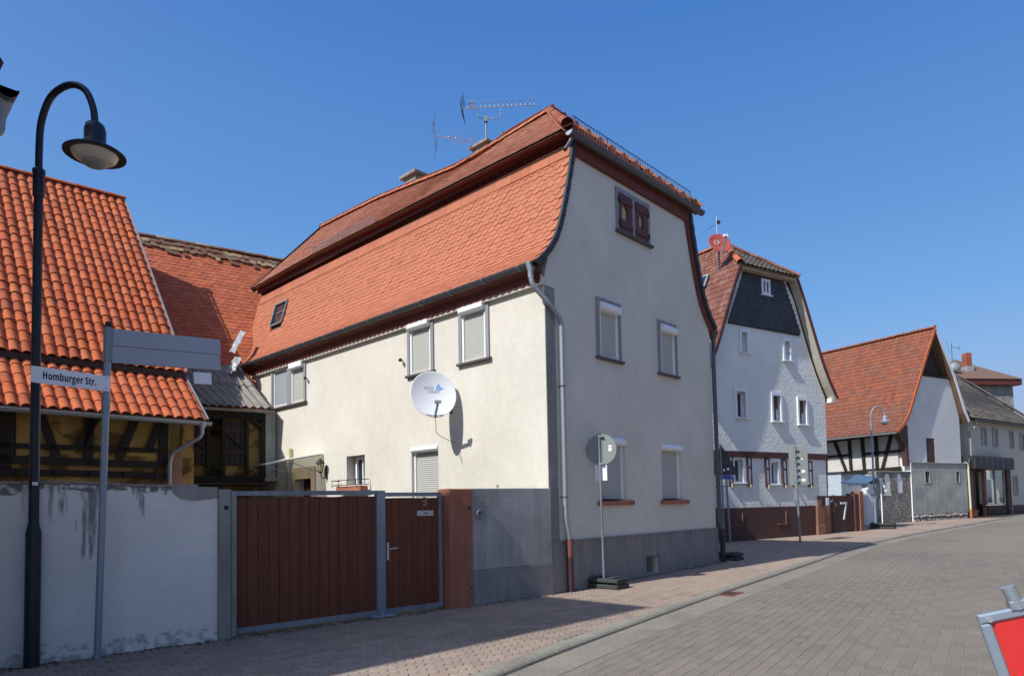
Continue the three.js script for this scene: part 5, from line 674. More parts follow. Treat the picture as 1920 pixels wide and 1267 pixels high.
{
  const an = thing('grey_annex', 'grey rough-rendered low annex with two tiny windows below the white barn gable', 'annex', F3), top = 3.24, xe = F3.px(1808, 900)[0];
  const wins = [[1729, 884, 1738, 905], [1787, 885, 1794, 904]].map(a => { const [x0, y1] = F3.px(a[0], a[1]), [x1, y0] = F3.px(a[2], a[3]); return [x0, x1, y0, y1]; });
  mesh('wall', ext(rectPts(.03, xe, .75, top), wins.map(r => rectPts(...r)), -.02, .16), M.greyRender, an); mesh('coping', CB(.0, xe + .03, top, top + .05, -.05, .20, .01), M.concrete, an); mesh('corner_bead', B(.0, .028, .2, top, -.02, .17), M.windowWhite, an);
  for (const [x0, x1, y0, y1] of wins) { const w = mesh('window', ext(rectPts(x0 - .05, x1 + .05, y0 - .05, y1 + .05), [rectPts(x0, x1, y0, y1)], .10, .175), M.greyRender, an); mesh('pane', B(x0, x1, y0, y1, .04, .06), M.glass, w); }
  const fr = mesh('stone_footing', B(.05, xe, 0, .75, -.02, .13), M.plinth, an), st = [M.stoneWall, M.plinth, M.plinth]; for (let i = 0; i < 52; i++) { const x = .12 + (i % 26) * .185 + rr(-.03, .03), y = (i < 26 ? .45 : .65) + rr(-.03, .03), g = new THREE.IcosahedronGeometry(.1, 0); if (x > xe - .1) continue; const m = mesh('footing_stone', g.scale(rr(.8, 1.2), rr(.6, .95), .7), st[i % 3], fr); m.position.set(x, y, .16); m.rotation.set(rnd(), rnd(), rnd() * 3); }
  const sw = thing('stone_wall', 'dark rubble stone wall with two pale arched panels beside the barn', 'wall', F3), x0 = F3.px(1641, 940)[0], arch = (a, b, y0, y1) => { const r = (b - a) / 2, pts = [[a, y0], [b, y0]]; for (let i = 0; i <= 8; i++) { const t = Math.PI * i / 8; pts.push([a + r + r * Math.cos(t), y1 - r + r * Math.sin(t)]); } return pts; };
  const ar = [[1660, 1670], [1683, 1693]].map(([a, b]) => [F3.px(a, 905, .12)[0], F3.px(b, 905, .12)[0], F3.px(a, 924, .12)[1], F3.px(a, 887, .12)[1]]);
  mesh('wall', ext(rectPts(x0, -.003, -.2, 2.78), ar.map(a => arch(...a)), -.25, .12), M.stoneWall, sw); mesh('coping', CB(x0 - .02, -.0, 2.78, 2.84, -.28, .16, .01), M.concrete, sw); for (const a of ar) mesh('arched_panel', ext(arch(...a), [], .02, .09), M.paper, sw);
  const ww = thing('white_yard_wall', 'short white wall with sloping blue metal cap beside the brown gate', 'wall', F3), a = F3.px(1621, 940)[0], b = x0 - .03; mesh('wall', CB(a, b, -.2, F3.px(1630, 907)[1], -.1, .14, .01), M.houseWhite, ww); mesh('metal_cap', slab(V3(a - .15, F3.px(1614, 907)[1], .25), V3(b + .05, F3.px(1640, 893)[1], .25), V3(b + .05, F3.px(1640, 893)[1] + .12, -.9), V3(a - .35, F3.px(1614, 907)[1] + .12, -.9), .05), M.blueTin, ww); mesh('gutter_end', CB(a - .02, a + .1, F3.px(1620, 918)[1], F3.px(1620, 907)[1], .1, .22, .01), M.windowWhite, ww);
  const bw = thing('blue_shed', 'pale blue rendered shed wall behind the brown gate', 'shed', F3), ba = F3.px(1578, 905, -2.2)[0], bb = F3.px(1640, 905, -2.2)[0], bt = F3.px(1610, 888, -2.2)[1]; mesh('wall', B(ba, bb, 0, bt, -3.6, -2.2), M.blueWall, bw); mesh('roof_edge', CB(ba - .05, bb + .1, bt, bt + .10, -3.7, -2.1, .01), M.slate, bw);
  const gs = thing('low_outhouse', 'cream outhouse with glass-block window and red tiled lean-to roof in the yard', 'shed', F3), ga = F3.px(1540, 905, -4.5)[0], gb = F3.px(1577, 905, -4.5)[0]; mesh('wall', B(ga - 1.5, gb, 0, F3.px(1560, 893, -4.5)[1], -5.5, -4.5), M.sandTan, gs); const [w0, w1] = [F3.px(1547, 897, -4.48), F3.px(1569, 911, -4.48)]; const gl = mesh('window', B(w0[0], w1[0], w1[1], w0[1], -4.5, -4.47), M.mortar, gs); for (let i = 0; i < 5; i++) for (let j = 0; j < 2; j++) mesh('glass_block', CB(lerp(w0[0], w1[0], i / 5) + .02, lerp(w0[0], w1[0], (i + 1) / 5) - .02, lerp(w1[1], w0[1], j / 2) + .02, lerp(w1[1], w0[1], (j + 1) / 2) - .02, -4.47, -4.44, .01), M.lensGlass, gl);
  mesh('tiled_roof', slab(V3(ga - 1.5, F3.px(1560, 926, -3.6)[1], -3.6), V3(gb - .1, F3.px(1560, 926, -3.6)[1], -3.6), V3(gb - .1, F3.px(1560, 914, -4.45)[1], -4.45), V3(ga - 1.5, F3.px(1560, 914, -4.45)[1], -4.45), .06), PAL.barn3[1], gs);
}
// ---------------------------------------------------------------- shop house at the bend
const s4 = thing('shop_house', 'cream two-storey house with grey roof and a dark shop front', 'house', F4);
{
  const R4 = (a, b, c, d, o = 0) => { const [x0, y1] = F4.px(a, b, o), [x1, y0] = F4.px(c, d, o); return [x0, x1, y0, y1]; }, e0 = F4.px(1824, 790), X1 = 9.4, ye = 5.66;
  const uw = [[1841, 805, 1850, 832], [1862, 806, 1871, 835], [1894, 811, 1901, 838], [1913, 816, 1921, 842]].map(a => R4(...a)), gwn = [R4(1901, 896, 1909, 926)], xs = F4.px(1816, 900)[0];
  mesh('wall', ext(rectPts(.9, X1, 0, ye), [...uw, ...gwn, ...[[.95, 5.9, .3, 3.1]]].map(r => rectPts(...r)), -.3, 0), M.creamWall, s4); mesh('side_wall', [B(.6, .9, 0, ye, -8, -.002), B(X1 - .3, X1, 0, ye, -8, -.3)], M.creamWall, s4); mesh('gap_shade_panel', B(-.2, .58, 0, 5.4, -4.2, -4.0), M.darkWood, s4);  // dark panel closes the slot beside the barn; its shade is in the colour
  for (const r of [...uw, ...gwn]) { const [x0, x1, y0, y1] = r, w = mesh('window', ext(rectPts(x0 - .09, x1 + .09, y0 - .1, y1 + .12), [rectPts(x0, x1, y0, y1)], -.02, .03), M.surround, s4); mesh('sash', ext(rectPts(x0, x1, y0, y1), [rectPts(x0 + .07, (x0 + x1) / 2 - .03, y0 + .07, y1 - .07), rectPts((x0 + x1) / 2 + .03, x1 - .07, y0 + .07, y1 - .07)], -.16, -.12), M.windowWhite, w); mesh('pane', B(x0, x1, y0, y1, -.18, -.16), M.glass, w); }
  mesh('plinth', B(6.0, X1, 0, 1.0, .001, .04), M.brownPaint, s4);
  // shop front
  const c0 = F4.px(1824, 860, .45)[0], c1 = F4.px(1897, 862, .45)[0], ct = F4.px(1860, 858, .45)[1], cb = F4.px(1860, 880, .45)[1];
  const cn = mesh('shop_canopy', CB(c0 - .15, c1 + .05, cb + .02, ct + .06, .02, .55, .02), M.copper, s4); for (let i = 0; i < 7; i++) mesh('canopy_panel', CB(lerp(c0, c1, i / 7) + .02, lerp(c0, c1, (i + 1) / 7) - .02, cb + .06, ct - .06, .55, .575, .01), M.black, cn); mesh('canopy_seam', [0, 1, 2, 3, 4, 5, 6, 7].map(i => B(lerp(c0, c1, i / 7) - .012, lerp(c0, c1, i / 7) + .012, cb + .04, ct - .04, .55, .582)), M.zincDark, cn); mesh('scroll', new THREE.TorusGeometry(.16, .04, 8, 18, 4.6).translate(c0 - .25, lerp(cb, ct, .55), .45), M.zincDark, cn);
  const px = (a, b, c, d) => R4(a, b, c, d), piers = [[1817, 880, 1829, 968], [1829, 880, 1833, 968], [1845, 885, 1848, 966], [1886, 882, 1898, 966]];
  mesh('brick_pier', CB(...px(1817, 880, 1831, 972).slice(0, 2), .2, cb + .05, -.1, .06, .01), M.clinker, s4); mesh('brick_pier', CB(...px(1845, 880, 1849, 972).slice(0, 2), .2, cb + .05, -.1, .05, .01), M.brownLight, s4); mesh('brick_pier', CB(...px(1887, 880, 1898, 972).slice(0, 2), .2, cb + .05, -.1, .05, .01), M.clinker, s4);
  { const [x0, x1] = px(1817, 880, 1831, 972), m = s4.children.at(-3); for (let j = 0; j < 24; j++) mesh('brick', CB(x0 + .02, lerp(x0, x1, .45), .55 + j * .1, .63 + j * .1, .06, .075, .006), j % 3 ? M.brick : M.sandstone, m); }
  const [a0, a1] = px(1849, 885, 1887, 945), sy0 = F4.px(1867, 946)[1]; mesh('shop_base', B(a0, a1, .3, sy0 - .03, -.1, .03), M.clinker, s4); mesh('floor_vent', B(lerp(a0, a1, .65), lerp(a0, a1, .8), .62, .80, .03, .04), M.black, s4);
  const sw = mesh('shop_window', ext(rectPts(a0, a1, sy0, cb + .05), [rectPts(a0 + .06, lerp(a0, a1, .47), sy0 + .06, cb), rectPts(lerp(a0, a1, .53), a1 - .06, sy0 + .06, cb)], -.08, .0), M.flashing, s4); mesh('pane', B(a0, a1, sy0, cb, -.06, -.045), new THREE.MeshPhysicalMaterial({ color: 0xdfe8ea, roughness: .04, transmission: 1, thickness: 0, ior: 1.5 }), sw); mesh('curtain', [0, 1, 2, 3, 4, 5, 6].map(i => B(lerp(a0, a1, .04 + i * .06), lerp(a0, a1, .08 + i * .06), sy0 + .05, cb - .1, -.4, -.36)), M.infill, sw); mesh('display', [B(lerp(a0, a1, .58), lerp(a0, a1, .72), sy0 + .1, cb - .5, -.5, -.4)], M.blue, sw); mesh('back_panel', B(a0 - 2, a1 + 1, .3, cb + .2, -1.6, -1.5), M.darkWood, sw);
  const [d0, d1] = px(1833, 885, 1845, 966), dr = mesh('shop_door', B(d0, d1, .5, cb, -.6, -.55), M.blueTin, s4); mesh('door_frame', [B(d0, d0 + .08, .5, cb, -.55, -.5), B(d1 - .08, d1, .5, cb, -.55, -.5), B(d0, d1, 1.35, 1.45, -.55, -.5)], M.black, dr);
  mesh('eaves_gutter', gutter(V3(.35, ye - .0, .38), V3(X1, ye - .0, .38), .08), M.zincDark, s4); mesh('down_pipe', [pipe([V3(.75, ye - .1, .33), V3(.75, ye - .4, .3), V3(.62, ye - .6, .08), V3(.62, 3.7, .08)], .05, .1)], M.zinc, s4);
  const rp0 = F4.px(1786, 703, -3.6), ry = rp0[1], xr = rp0[0], X = V3(1, 0, 0);
  const fn = (u, v) => V3(u, lerp(ye + .05, ry, v) - .10 * Math.sin(Math.PI * v), lerp(.40, -3.6, v)), rf = mesh('roof', [slab(V3(.3, ye + .01, .40), V3(X1, ye + .01, .40), V3(xr + .6, ry - .06, -3.6), V3(xr, ry - .06, -3.6), .08), slab(V3(X1, ye, -7.6), V3(.3, ye, -7.6), V3(xr, ry - .06, -3.62), V3(xr + .6, ry - .06, -3.62), .08), slab(V3(X1, ye + .01, .40), V3(X1, ye + .01, -7.6), V3(xr + .6, ry - .06, -3.62), V3(xr + .6, ry - .06, -3.6), .08)], M.darkWood, s4);
  pieces(rf, 'roof_tile', tileCells(fn, v => lerp(.3, xr, v), v => lerp(X1, xr + .6, v), .26, 16, { gw: .26, gl: .33, lift: .02, tilt: .08, jit: .01 }), panGeo(.26, .36, .03, .02), PAL.grey, 240); ridgeRow(rf, 'hip_tile', V3(X1, ye + .1, .42), V3(xr + .6, ry + .02, -3.6), V3(.4, 1, .3), .11, .38, PAL.grey, 40);
  const [kx, ky] = F4.px(1876, 757, -1.8); mesh('skylight', slab(V3(kx - .3, ky - .1, -1.55), V3(kx + .3, ky - .1, -1.55), V3(kx + .3, ky + .45, -2.0), V3(kx - .3, ky + .45, -2.0), .06), M.flashing, rf);
  const yp = thing('yellow_down_pipe', 'cream painted down pipe at the corner of the grey annex', 'pipe', F3), xq = F3.px(1808, 900)[0] + .12; mesh('pipe', [pipe([V3(xq - .25, 3.32, .1), V3(xq - .02, 3.30, .16), V3(xq, 3.1, .18), V3(xq + .05, .85, .18)], .05, .1)], mat([.62, .60, .44], {}), yp); mesh('standpipe', cyl(V3(xq + .05, .9, .18), V3(xq + .06, .35, .18), .06), M.terracotta, yp);
  const pp = gnd(1824, 969), pot = thing('flower_pot', 'rectangular terracotta trough with a dry shrub by the shop front', 'flower pot', pp); mesh('trough', [CB(-.32, .32, 0, .30, -.16, .16, .02), CB(-.36, .36, .28, .36, -.2, .2, .02)], M.terracotta, pot); pot.rotation.y = F4.th; const lf = []; for (let i = 0; i < 60; i++) { const y = rr(.35, 1.25); lf.push(new THREE.IcosahedronGeometry(rr(.02, .05), 0).translate(rr(-.2, .2) * (1.4 - y * .7), y, rr(-.12, .12))); } for (let i = 0; i < 9; i++) lf.push(cyl(V3(rr(-.1, .1), .3, 0), V3(rr(-.22, .22), rr(.8, 1.2), rr(-.1, .1)), .008, .004, 5)); mesh('shrub', lf, M.clinker, pot);
}
// tall house far behind the shop
{
  const ctr = pxAt(1850, 720, 62), FH = new Frame(ctr, 82), o = thing('mansard_house', 'tall far house with pale slate upper storey, brown hipped roof and brick chimney', 'house', FH), P = (px, py, z = 0) => { const [x, y] = FH.px(px, py, z); return V3(x, y, z); };
  const l = P(1776, 712), r = P(1910, 716), pk = P(1800, 672, -4), pk2 = P(1872, 690, -4), yE = P(1850, 712).y; const A = V3(l.x, yE, .6), Bq = V3(r.x, yE, .6), Cq = V3(r.x + .5, yE, -10), Dq = V3(l.x, yE, -10), R0 = V3(pk.x, pk.y, -4.5), R1 = V3(lerp(pk.x, r.x, .55), pk.y - .4, -4.5);
  const rf = mesh('roof', [quad(A, Bq, R1, R0), tri(Bq, Cq, R1), quad(Cq, Dq, R0, R1), tri(Dq, A, R0)], mat([.26, .165, .12], { map: T.oldclay }), o); mesh('cornice', B(l.x, r.x - .1, yE - .55, yE - .05, -.2, .5), M.redPaint, o); mesh('slate_storey', B(l.x + .5, r.x - .6, yE - 5, yE - .5, -9, 0), mat([.40, .41, .41], { map: T.stone }), o); mesh('wall', B(l.x + .8, r.x + 3, 0, yE - 5, -9, -.1), M.creamWall, o);
  const cp = P(1816, 690, -2.0), ch = mesh('chimney', B(cp.x - .28, cp.x + .28, cp.y - 1, P(1816, 662, -2).y, -2.4, -1.8), mat([.36, .11, .055], { map: T.stained }), rf); mesh('chimney_flashing', B(cp.x - .36, cp.x + .36, cp.y - .9, cp.y + .15, -2.5, -1.7), M.flashing, ch);
  const an = thing('mast_aerial', 'dark mast aerial above the brown roof beyond the barn', 'aerial', P(1787, 690, -2).applyMatrix4(new THREE.Matrix4().identity())); an.position.copy(FH.w(P(1787, 690, -2).x, P(1787, 690, -2).y, -2)); mesh('mast', cyl(V3(0, -1, 0), V3(0, 2.4, 0), .03), M.zincDark, an); mesh('rods', [cyl(V3(0, 2.1, 0), V3(1.0, 2.0, -.3), .02), cyl(V3(-.9, .9, 0), V3(.3, .8, 0), .015), cyl(V3(-.5, 2.7, 0), V3(-.2, 1.4, 0), .012), cyl(V3(.95, 1.8, -.3), V3(.95, 2.25, -.3), .015)], M.zincDark, an);
  const ds = thing('far_satellite_dish', 'small grey satellite dish on the brown roof beside the barn ridge', 'satellite dish', FH.w(P(1792, 690, -1).x, P(1792, 690, -1).y, -1)); mesh('reflector', new THREE.SphereGeometry(.62, 18, 8, 0, 6.3, 0, .9).rotateX(1.2).translate(0, 0, -.3), M.signGrey, ds); mesh('mast', cyl(V3(0, -1, -.1), V3(0, 0, -.1), .04), M.zincDark, ds);
}
// ---------------------------------------------------------------- street furniture
function streetLamp(label, base, s, armAz, M1, oH = 0) {
  const o = thing('street_lamp', label, 'street lamp', base, undefined), dx = Math.sin(rad(armAz)), dz = -Math.cos(rad(armAz)), A = (r, y) => V3(r * .93 * dx * s, y * s, r * .93 * dz * s), H = 5.22;
  mesh('base_section', lathe([[.072, 0], [.072, 1.42], [.052, 1.52], [.050, 1.53]], 20).scale(s, s, s), M1, o); mesh('pole', cyl(A(0, 1.5), A(0, H), .049 * s, .044 * s, 16), M1, o); mesh('collar', lathe([[.044, 0], [.056, .01], [.056, .26], [.062, .27], [.062, .31], [.036, .33]], 18).translate(0, H - .12, 0).scale(s, s, s), M1, o);
  mesh('arm', tube([A(0, H), A(0, H + .45), A(.03, H + .75), A(.16, H + 1.0), A(.40, H + 1.10), A(.62, H + 1.02), A(.74, H + .80), A(.77, H + .58)], .036 * s, 60, 12), M1, o);
  const hd = A(.77, H + .58), T2 = g => g.scale(s, s, s).translate(hd.x, hd.y, hd.z); mesh('lamp_housing', T2(lathe([[.0, .06], [.045, .06], [.09, .02], [.105, -.04], [.105, -.16], [.14, -.20], [.19, -.245], [.265, -.275], [.298, -.30], [.298, -.315], [.225, -.305], [.215, -.29]], 36)), M1, o);
  mesh('diffuser', T2(lathe([[.225, -.308], [.20, -.35], [.14, -.385], [0, -.40]], 30)), M.lensGlass, o); mesh('lamp_bulb', T2(new THREE.SphereGeometry(.12, 16, 10).scale(1, .45, 1).translate(0, -.395, 0)), M.signGrey, o);
  return o;
}
const lamp1 = streetLamp('tall black arched street lamp in front of the white courtyard wall', gnd(58, 1250), 1, 101, M.lampBlack); mesh('sticker', B(-.02, .03, 1.93, 1.965, .046, .05), M.paper, lamp1).rotation.y = .7;
streetLamp('grey arched street lamp beside the white yard wall and barn', gnd(1643, 991), .80, 92, M.steelBlue);
const font = await new FontLoader().loadAsync('fonts/droid/droid_sans_bold.typeface.json');
const text = (s, size, depth = .002) => new TextGeometry(s, { font, size, depth, curveSegments: 4, bevelEnabled: false });
{ // street-name post
  const b = gnd(181, 1238), o = thing('street_sign_post', 'leaning steel post with street-name plate and blank direction boards', 'sign post', b), topP = pxAt(203, 612, 7.3).sub(b), at = y => V3(topP.x * y / topP.y, y, topP.z * y / topP.y);
  mesh('post', cyl(V3(0, -.1, 0), at(topP.y), .036, .036, 16), M.steelBlue, o); mesh('cap', cyl(at(topP.y - .01), at(topP.y + .05), .04, .034, 14), M.black, o);
  const board = (name, l, r, hgt, m, th = .012) => { const d = r.clone().sub(l), L = d.length(), X = d.normalize(), Y = V3(0, 1, 0).addScaledVector(X, -X.y).normalize(), Z = new THREE.Vector3().crossVectors(X, Y), mm = new THREE.Matrix4().makeBasis(X, Y, Z).setPosition(l); const me = mesh(name, CB(0, L, -hgt, 0, -th / 2, th / 2, .003), m, o); me.applyMatrix4(mm); return [me, L]; };
  const lt = pxAt(57, 685, 6.72).sub(b), rt_ = pxAt(206, 706, 7.30).sub(b), [nm, L] = board('name_plate', lt, rt_, .172, M.paper);
  const tg = text('Homburger Str.', .078); tg.computeBoundingBox(); const tw = tg.boundingBox.max.x; tg.scale(.57 / tw * .88, 1, 1).translate(.10, -.122, .0068); mesh('lettering', tg, M.ink, nm); mesh('rivet', [cyl(V3(L - .045, -.03, .006), V3(L - .045, -.03, .010), .006), cyl(V3(L - .045, -.14, .006), V3(L - .045, -.14, .010), .006)], M.ink, nm);
  const bl_ = pxAt(207, 616, 7.32).sub(b), br = pxAt(411, 637, 8.2).sub(b); const [b1] = board('direction_board', bl_, br, .19, M.signBack, .03); const down = new THREE.Vector3(0, -.196, 0); board('direction_board', bl_.clone().add(down), br.clone().add(down), .19, M.signBack, .03);
  board('small_plate', pxAt(362, 697, 8.0).sub(b), pxAt(395, 699, 8.14).sub(b), .145, M.paper); mesh('board_clamp', cyl(at(3.66), at(3.30), .046, .046, 14), M.galv, o); mesh('plate_clamp', cyl(at(2.90), at(2.73), .044, .044, 14), M.galv, o);
}
function footBlock(o, ry = 0) { const f = mesh('foot_block', [CB(-.40, .40, 0, .075, -.20, .20, .015), CB(-.37, .37, .075, .10, -.13, .13, .01), CB(-.39, .39, .10, .175, -.19, .19, .02), ...[-.33, -.18, .20].map(x => CB(x, x + .09, .172, .20, -.17, .17, .01)), CB(-.42, -.36, .0, .06, -.06, .06, .01)], M.recycled, o); f.rotation.y = ry; return f; }
function discGeo(r, t) { return new THREE.CylinderGeometry(r, r, t, 40).rotateX(Math.PI / 2); }
{ // round temporary sign seen from behind
  const b = gnd(1134, 1101), o = thing('round_traffic_sign', 'round temporary traffic sign seen from behind, standing in front of the cream gable', 'traffic sign', b); o.rotation.y = rad(-22);
  footBlock(o, -.35); mesh('post', [cyl(V3(0, .05, .03), V3(-.03, 2.86, .03), .022, .022, 10)], M.galv, o); mesh('sign_disc', discGeo(.285, .006).translate(0, 2.50, -.0), M.signGrey, o); mesh('sign_rib', [B(-.055, .02, 2.24, 2.77, .003, .014)], M.galv, o); mesh('clamp', [B(-.05, .05, 2.72, 2.75, 0, .055), B(-.05, .05, 2.22, 2.25, 0, .055)], M.galv, o);
  mesh('label_sticker', [B(.135, .20, 2.535, 2.57, .003, .0045), B(.135, .195, 2.46, 2.525, .003, .0045)], M.paper, o); mesh('paper_sheet', B(-.12, .10, 1.93, 2.21, -.002, .004), M.paper, o);
}
const triPts = (w, h, r = .03) => [[-w / 2 + r, 0], [w / 2 - r, 0], [w / 2, r * .8], [r * .5, h - r * .3], [0, h], [-r * .5, h - r * .3], [-w / 2, r * .8]];
{
  const b = gnd(1360, 1049), o = thing('triangle_traffic_sign', 'dark triangular sign seen from behind at the corner of the cream house', 'traffic sign', b); o.rotation.y = rad(-20); const h = pxAt(1355, 838, 16.9).y - b.y;
  footBlock(o, -.4); mesh('post', cyl(V3(0, .05, .02), V3(-.02, h + .02, .02), .024, .024, 10), M.galv, o); mesh('sign_panel', ext(triPts(.78, .74), [], -.008, -.001).translate(0, h - .74, 0), M.slate, o); mesh('label_sticker', [B(.12, .17, h - .62, h - .56, .0, .003), B(.03, .07, h - .64, h - .58, 0, .003)], M.paper, o);
  const b2 = gnd(1370, 1019), o2 = thing('blue_sign_post', 'grey sign post with small blue sign in front of the brown plinth', 'sign post', b2), t2 = pxAt(1362, 893, 21.3).sub(b2); mesh('post', cyl(V3(0, 0, 0), t2, .035, .035, 12), M.steelBlue, o2); mesh('sign_plate', [beam(t2.clone().add(V3(-.35, -.03, .05)), t2.clone().add(V3(.22, -.03, .05)), .03, .13)], M.blue, o2); mesh('cross_arm', [cyl(t2.clone().add(V3(-.5, -.36, .03)), t2.clone().add(V3(.08, -.30, .03)), .02)], M.steelBlue, o2);
  const b3_ = gnd(1501, 1017), o3 = thing('board_traffic_sign', 'tall grey-green sign board seen from behind before the white house', 'traffic sign', b3_); o3.rotation.y = rad(-18); const h3 = pxAt(1497, 838, 21.2).y - b3_.y;
  mesh('post', cyl(V3(0, 0, .03), V3(-.06, h3 + .03, .03), .036, .036, 12), M.galv, o3); mesh('sign_panel', CB(-.24, .32, h3 - 1.22, h3, -.012, 0, .003), M.signGrey, o3); mesh('clamp', [.1, .3, .5, .7, .9, 1.1].map(k => B(-.09, .05, h3 - k - .02, h3 - k + .02, 0, .07)), M.galv, o3); mesh('label_sticker', [.36, .74, 1.02].map((k, i) => B(.12, .12 + (i ? .11 : .05), h3 - k - (i ? .09 : .05), h3 - k, .0, .003)), M.paper, o3);
  const b4 = gnd(1656, 991), o4 = thing('small_triangle_sign', 'grey triangular sign seen from behind on a dark foot by the stone wall', 'traffic sign', b4); o4.rotation.y = rad(-25); const h4 = pxAt(1655, 899, 27.5).y - b4.y;
  footBlock(o4, -.2).scale.set(1.15, 1.3, 1.15); mesh('post', cyl(V3(0, .05, .02), V3(0, h4 + .05, .02), .026, .026, 10), M.white, o4); mesh('sign_panel', ext(triPts(.76, .64), [], -.008, -.001).translate(0, h4 - .66, 0), M.signGrey, o4); mesh('label_sticker', [B(.08, .14, h4 - .32, h4 - .26, 0, .003), B(.12, .2, h4 - .5, h4 - .44, 0, .003)], M.paper, o4);
  const bb = gnd(1646, 988), bo = thing('iron_bollard', 'slim grey bollard with ball finial against the stone wall', 'bollard', bb); mesh('post', lathe([[.05, 0], [.05, .12], [.032, .16], [.03, 1.05], [.045, 1.07], [.045, 1.10], [.028, 1.12]], 14), M.galv, bo); mesh('finial', new THREE.SphereGeometry(.05, 14, 10).translate(0, 1.18, 0), M.galv, bo);
  const dg = thing('drain_grate', 'small rusty drain grate in the gutter beside the kerb', 'drain', gnd(1366, 1113, ROAD_Y + .004)); mesh('frame', ext(rectPts(-.25, .25, -.16, .16), [rectPts(-.21, .21, -.12, .12)], 0, .012).rotateX(-Math.PI / 2), M.castIron, dg); for (let i = 0; i < 7; i++) mesh('bar', B(-.20 + i * .062, -.17 + i * .062, 0, .009, -.12, .12), M.standDark, dg); dg.rotation.y = rad(50);
  const wd = thing('yellow_weed', 'small yellow-green weed at the stone footing of the annex', 'weed', gnd(1686, 976)), lv = []; for (let i = 0; i < 26; i++) { const a = rnd() * 6.28, r = rr(.02, .16); lv.push(new THREE.ConeGeometry(.02, .12, 4).rotateX(rr(-.7, .7)).translate(r * Math.cos(a), rr(.03, .10), r * Math.sin(a))); } mesh('leaves', lv, M.weed, wd);
}
{ // red and white barrier board close to the camera, on its own stand
  const tl = pxAt(1831, 1153, 3.4), o = thing('barrier_board', 'tilted red and white barrier board in a grey frame beside the road', 'barrier', V3(tl.x, 0, tl.z)), g0 = gy(tl.x, -tl.z) + ROAD_Y, y = tl.y;
  const ang = rad(15), mm = new THREE.Matrix4().makeRotationY(rad(-18)).multiply(new THREE.Matrix4().makeRotationZ(ang)).setPosition(0, y, 0), W = 1.05, H = .62, ap = m => { m.applyMatrix4(mm); return m; };
  ap(mesh('frame', [CB(0, W, -.05, 0, -.02, .02, .01), CB(0, W, -H, -H + .05, -.02, .02, .01), CB(0, .05, -H + .05, -.05, -.02, .02, .008), CB(W - .05, W, -H + .05, -.05, -.02, .02, .008)], M.steelBlue, o)); ap(mesh('panel', B(.045, W - .045, -H + .045, -.045, -.008, .006), M.signRed, o));
  for (const k of [0, 1]) { const x = .22 + k * .5; ap(mesh('white_stripe', ext([[x, -H + .05], [x + .22, -H + .05], [x + .42, -.35 + k * .0], [x + .42, -.20], [x + .34, -.20]].map(([a, b]) => [Math.min(a, W - .05), b]), [], .0065, .0085), M.paper, o)); ap(mesh('stripe_edge', ext([[x - .025, -H + .05], [x, -H + .05], [x + .34, -.20], [x + .315, -.20]].map(([a, b]) => [Math.min(a, W - .05), b]), [], .0065, .0095), M.yellow, o)); }
  ap(mesh('corner_bolt', [cyl(V3(.045, -.03, .02), V3(.045, -.03, .03), .014, .014, 8)], M.alu, o)); ap(mesh('clamp_tube', [cyl(V3(.19, -.01, 0), V3(.175, .105, 0), .032, .032, 18), CB(.15, .34, -.012, .035, -.03, .03, .006)], M.galv, o));
  { const yp = mesh('yellow_plate', CB(.228, .60, y + .085, y + .31, -.012, .012, .003), M.yellow, o); yp.rotation.y = rad(-18); } const f0 = V3(.08, -H, 0).applyMatrix4(mm), f1 = V3(W - .08, -H, 0).applyMatrix4(mm); mesh('stand_leg', [cyl(f0, V3(f0.x, g0, f0.z), .025)], M.galv, o); mesh('stand_leg', [cyl(f1, V3(f1.x, g0, f1.z), .025)], M.galv, o); mesh('stand_foot', [CB(f0.x - .12, f1.x + .12, g0, g0 + .08, f1.z - .2, f0.z + .2, .02)], M.recycled, o);
}
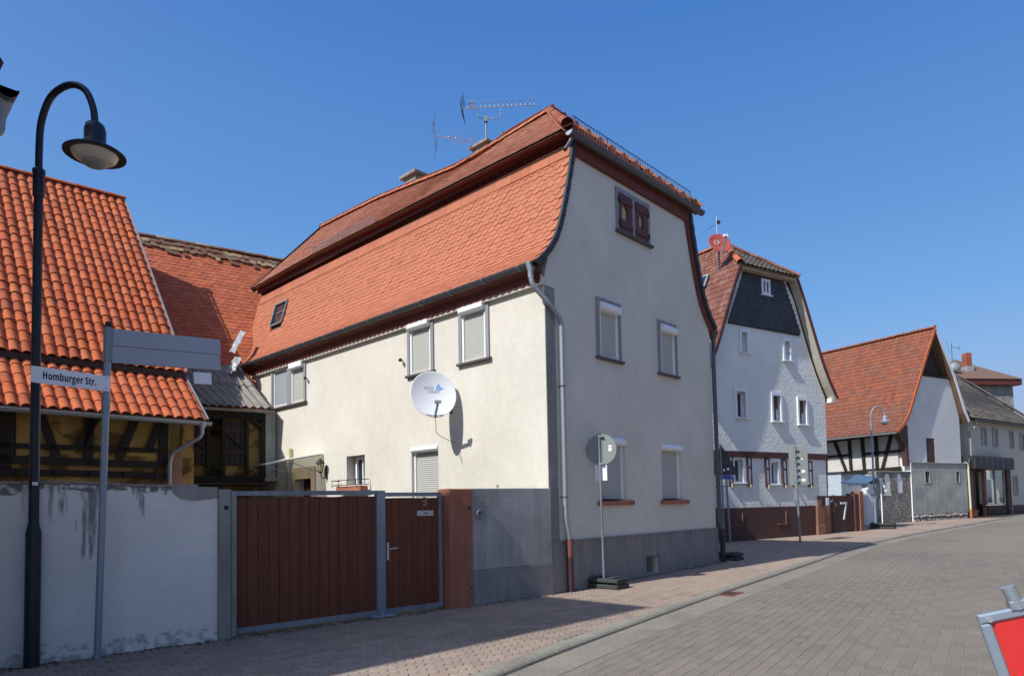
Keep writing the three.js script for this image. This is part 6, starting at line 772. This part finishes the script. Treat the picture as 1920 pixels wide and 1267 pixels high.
{ // print on the satellite dish, following its curve
  const { o, mm, dep } = dishLogo, bend = g => { const p = g.attributes.position; for (let i = 0; i < p.count; i++) { const x = p.getX(i), y = p.getY(i); p.setZ(i, dep(Math.hypot(x / .97, y / 1.06)) + .003 + p.getZ(i) * .3); } return g.applyMatrix4(mm); };
  mesh('lettering', [bend(text('WISI', .062).translate(-.17, .13, 0)), bend(text('ORBIT', .058).translate(-.09, .055, 0))], M.greyInk, o); mesh('logo', [bend(ext([[.06, .13], [.20, .13], [.115, .25]], [[[.10, .15], [.135, .15], [.115, .20]]], 0, .002)), bend(ext([[.16, .13], [.23, .145], [.17, .155]], [], 0, .002))], M.blueLogo, o);
}
// ---------------------------------------------------------------- unseen houses added across the street to hold blue sky light off shaded walls
for (const [x, d, W, he, hr, lab, roofLab] of [[10.0, -1.5, 11, 6.0, 10.5, 'unseen long plain house across the road with a hipped red roof, added to block sky light'], [19.2, 8.0, 9.5, 5.6, 9.8, 'unseen plain two-storey house across the road with a red saddle roof, added to block sky light'], [28.2, 17.0, 9.5, 6.2, 10.6, 'unseen taller plain house across the road at the bend, added to block sky light']]) {
  const FO = new Frame(V(x, 0, d), 46), o = thing('added_opposite_house', lab, 'house', FO), z0 = 0, z1 = 8;   // z grows away from the street here
  const holes = []; for (let k = 0; k < 3; k++) for (const yy of [1.1, 3.7]) holes.push([-W / 2 + 1.2 + k * (W - 3.4) / 2, -W / 2 + 2.2 + k * (W - 3.4) / 2, yy, yy + 1.35]);
  mesh('front_wall', ext(rectPts(-W / 2, W / 2, -.3, he), holes.map(r => rectPts(...r)), z0, z0 + .3), M.creamWall, o); mesh('rear_walls', [B(-W / 2, -W / 2 + .3, -.3, he, .3, z1), B(W / 2 - .3, W / 2, -.3, he, .3, z1), B(-W / 2 + .3, W / 2 - .3, -.3, he, z1 - .3, z1)], M.creamWall, o);
  for (const r of holes) { const w = mesh('window', ext(rectPts(...r), [rectPts(r[0] + .06, r[1] - .06, r[2] + .06, r[3] - .06)], .08, .14), M.windowWhite, o); mesh('pane', B(r[0], r[1], r[2], r[3], .14, .155), M.glass, w); }
  mesh('roof', [slab(V3(W / 2 + .2, he - .1, -.4), V3(-W / 2 - .2, he - .1, -.4), V3(-W / 2 - .2, hr, 4), V3(W / 2 + .2, hr, 4), .12), slab(V3(-W / 2 - .2, he - .1, z1 + .4), V3(W / 2 + .2, he - .1, z1 + .4), V3(W / 2 + .2, hr, 4), V3(-W / 2 - .2, hr, 4), .12)], PAL.barn3[0], o);
}
scene.traverse(m => { if (m.isMesh) { m.castShadow = true; m.receiveShadow = true; } });
renderer.render(scene, camera);
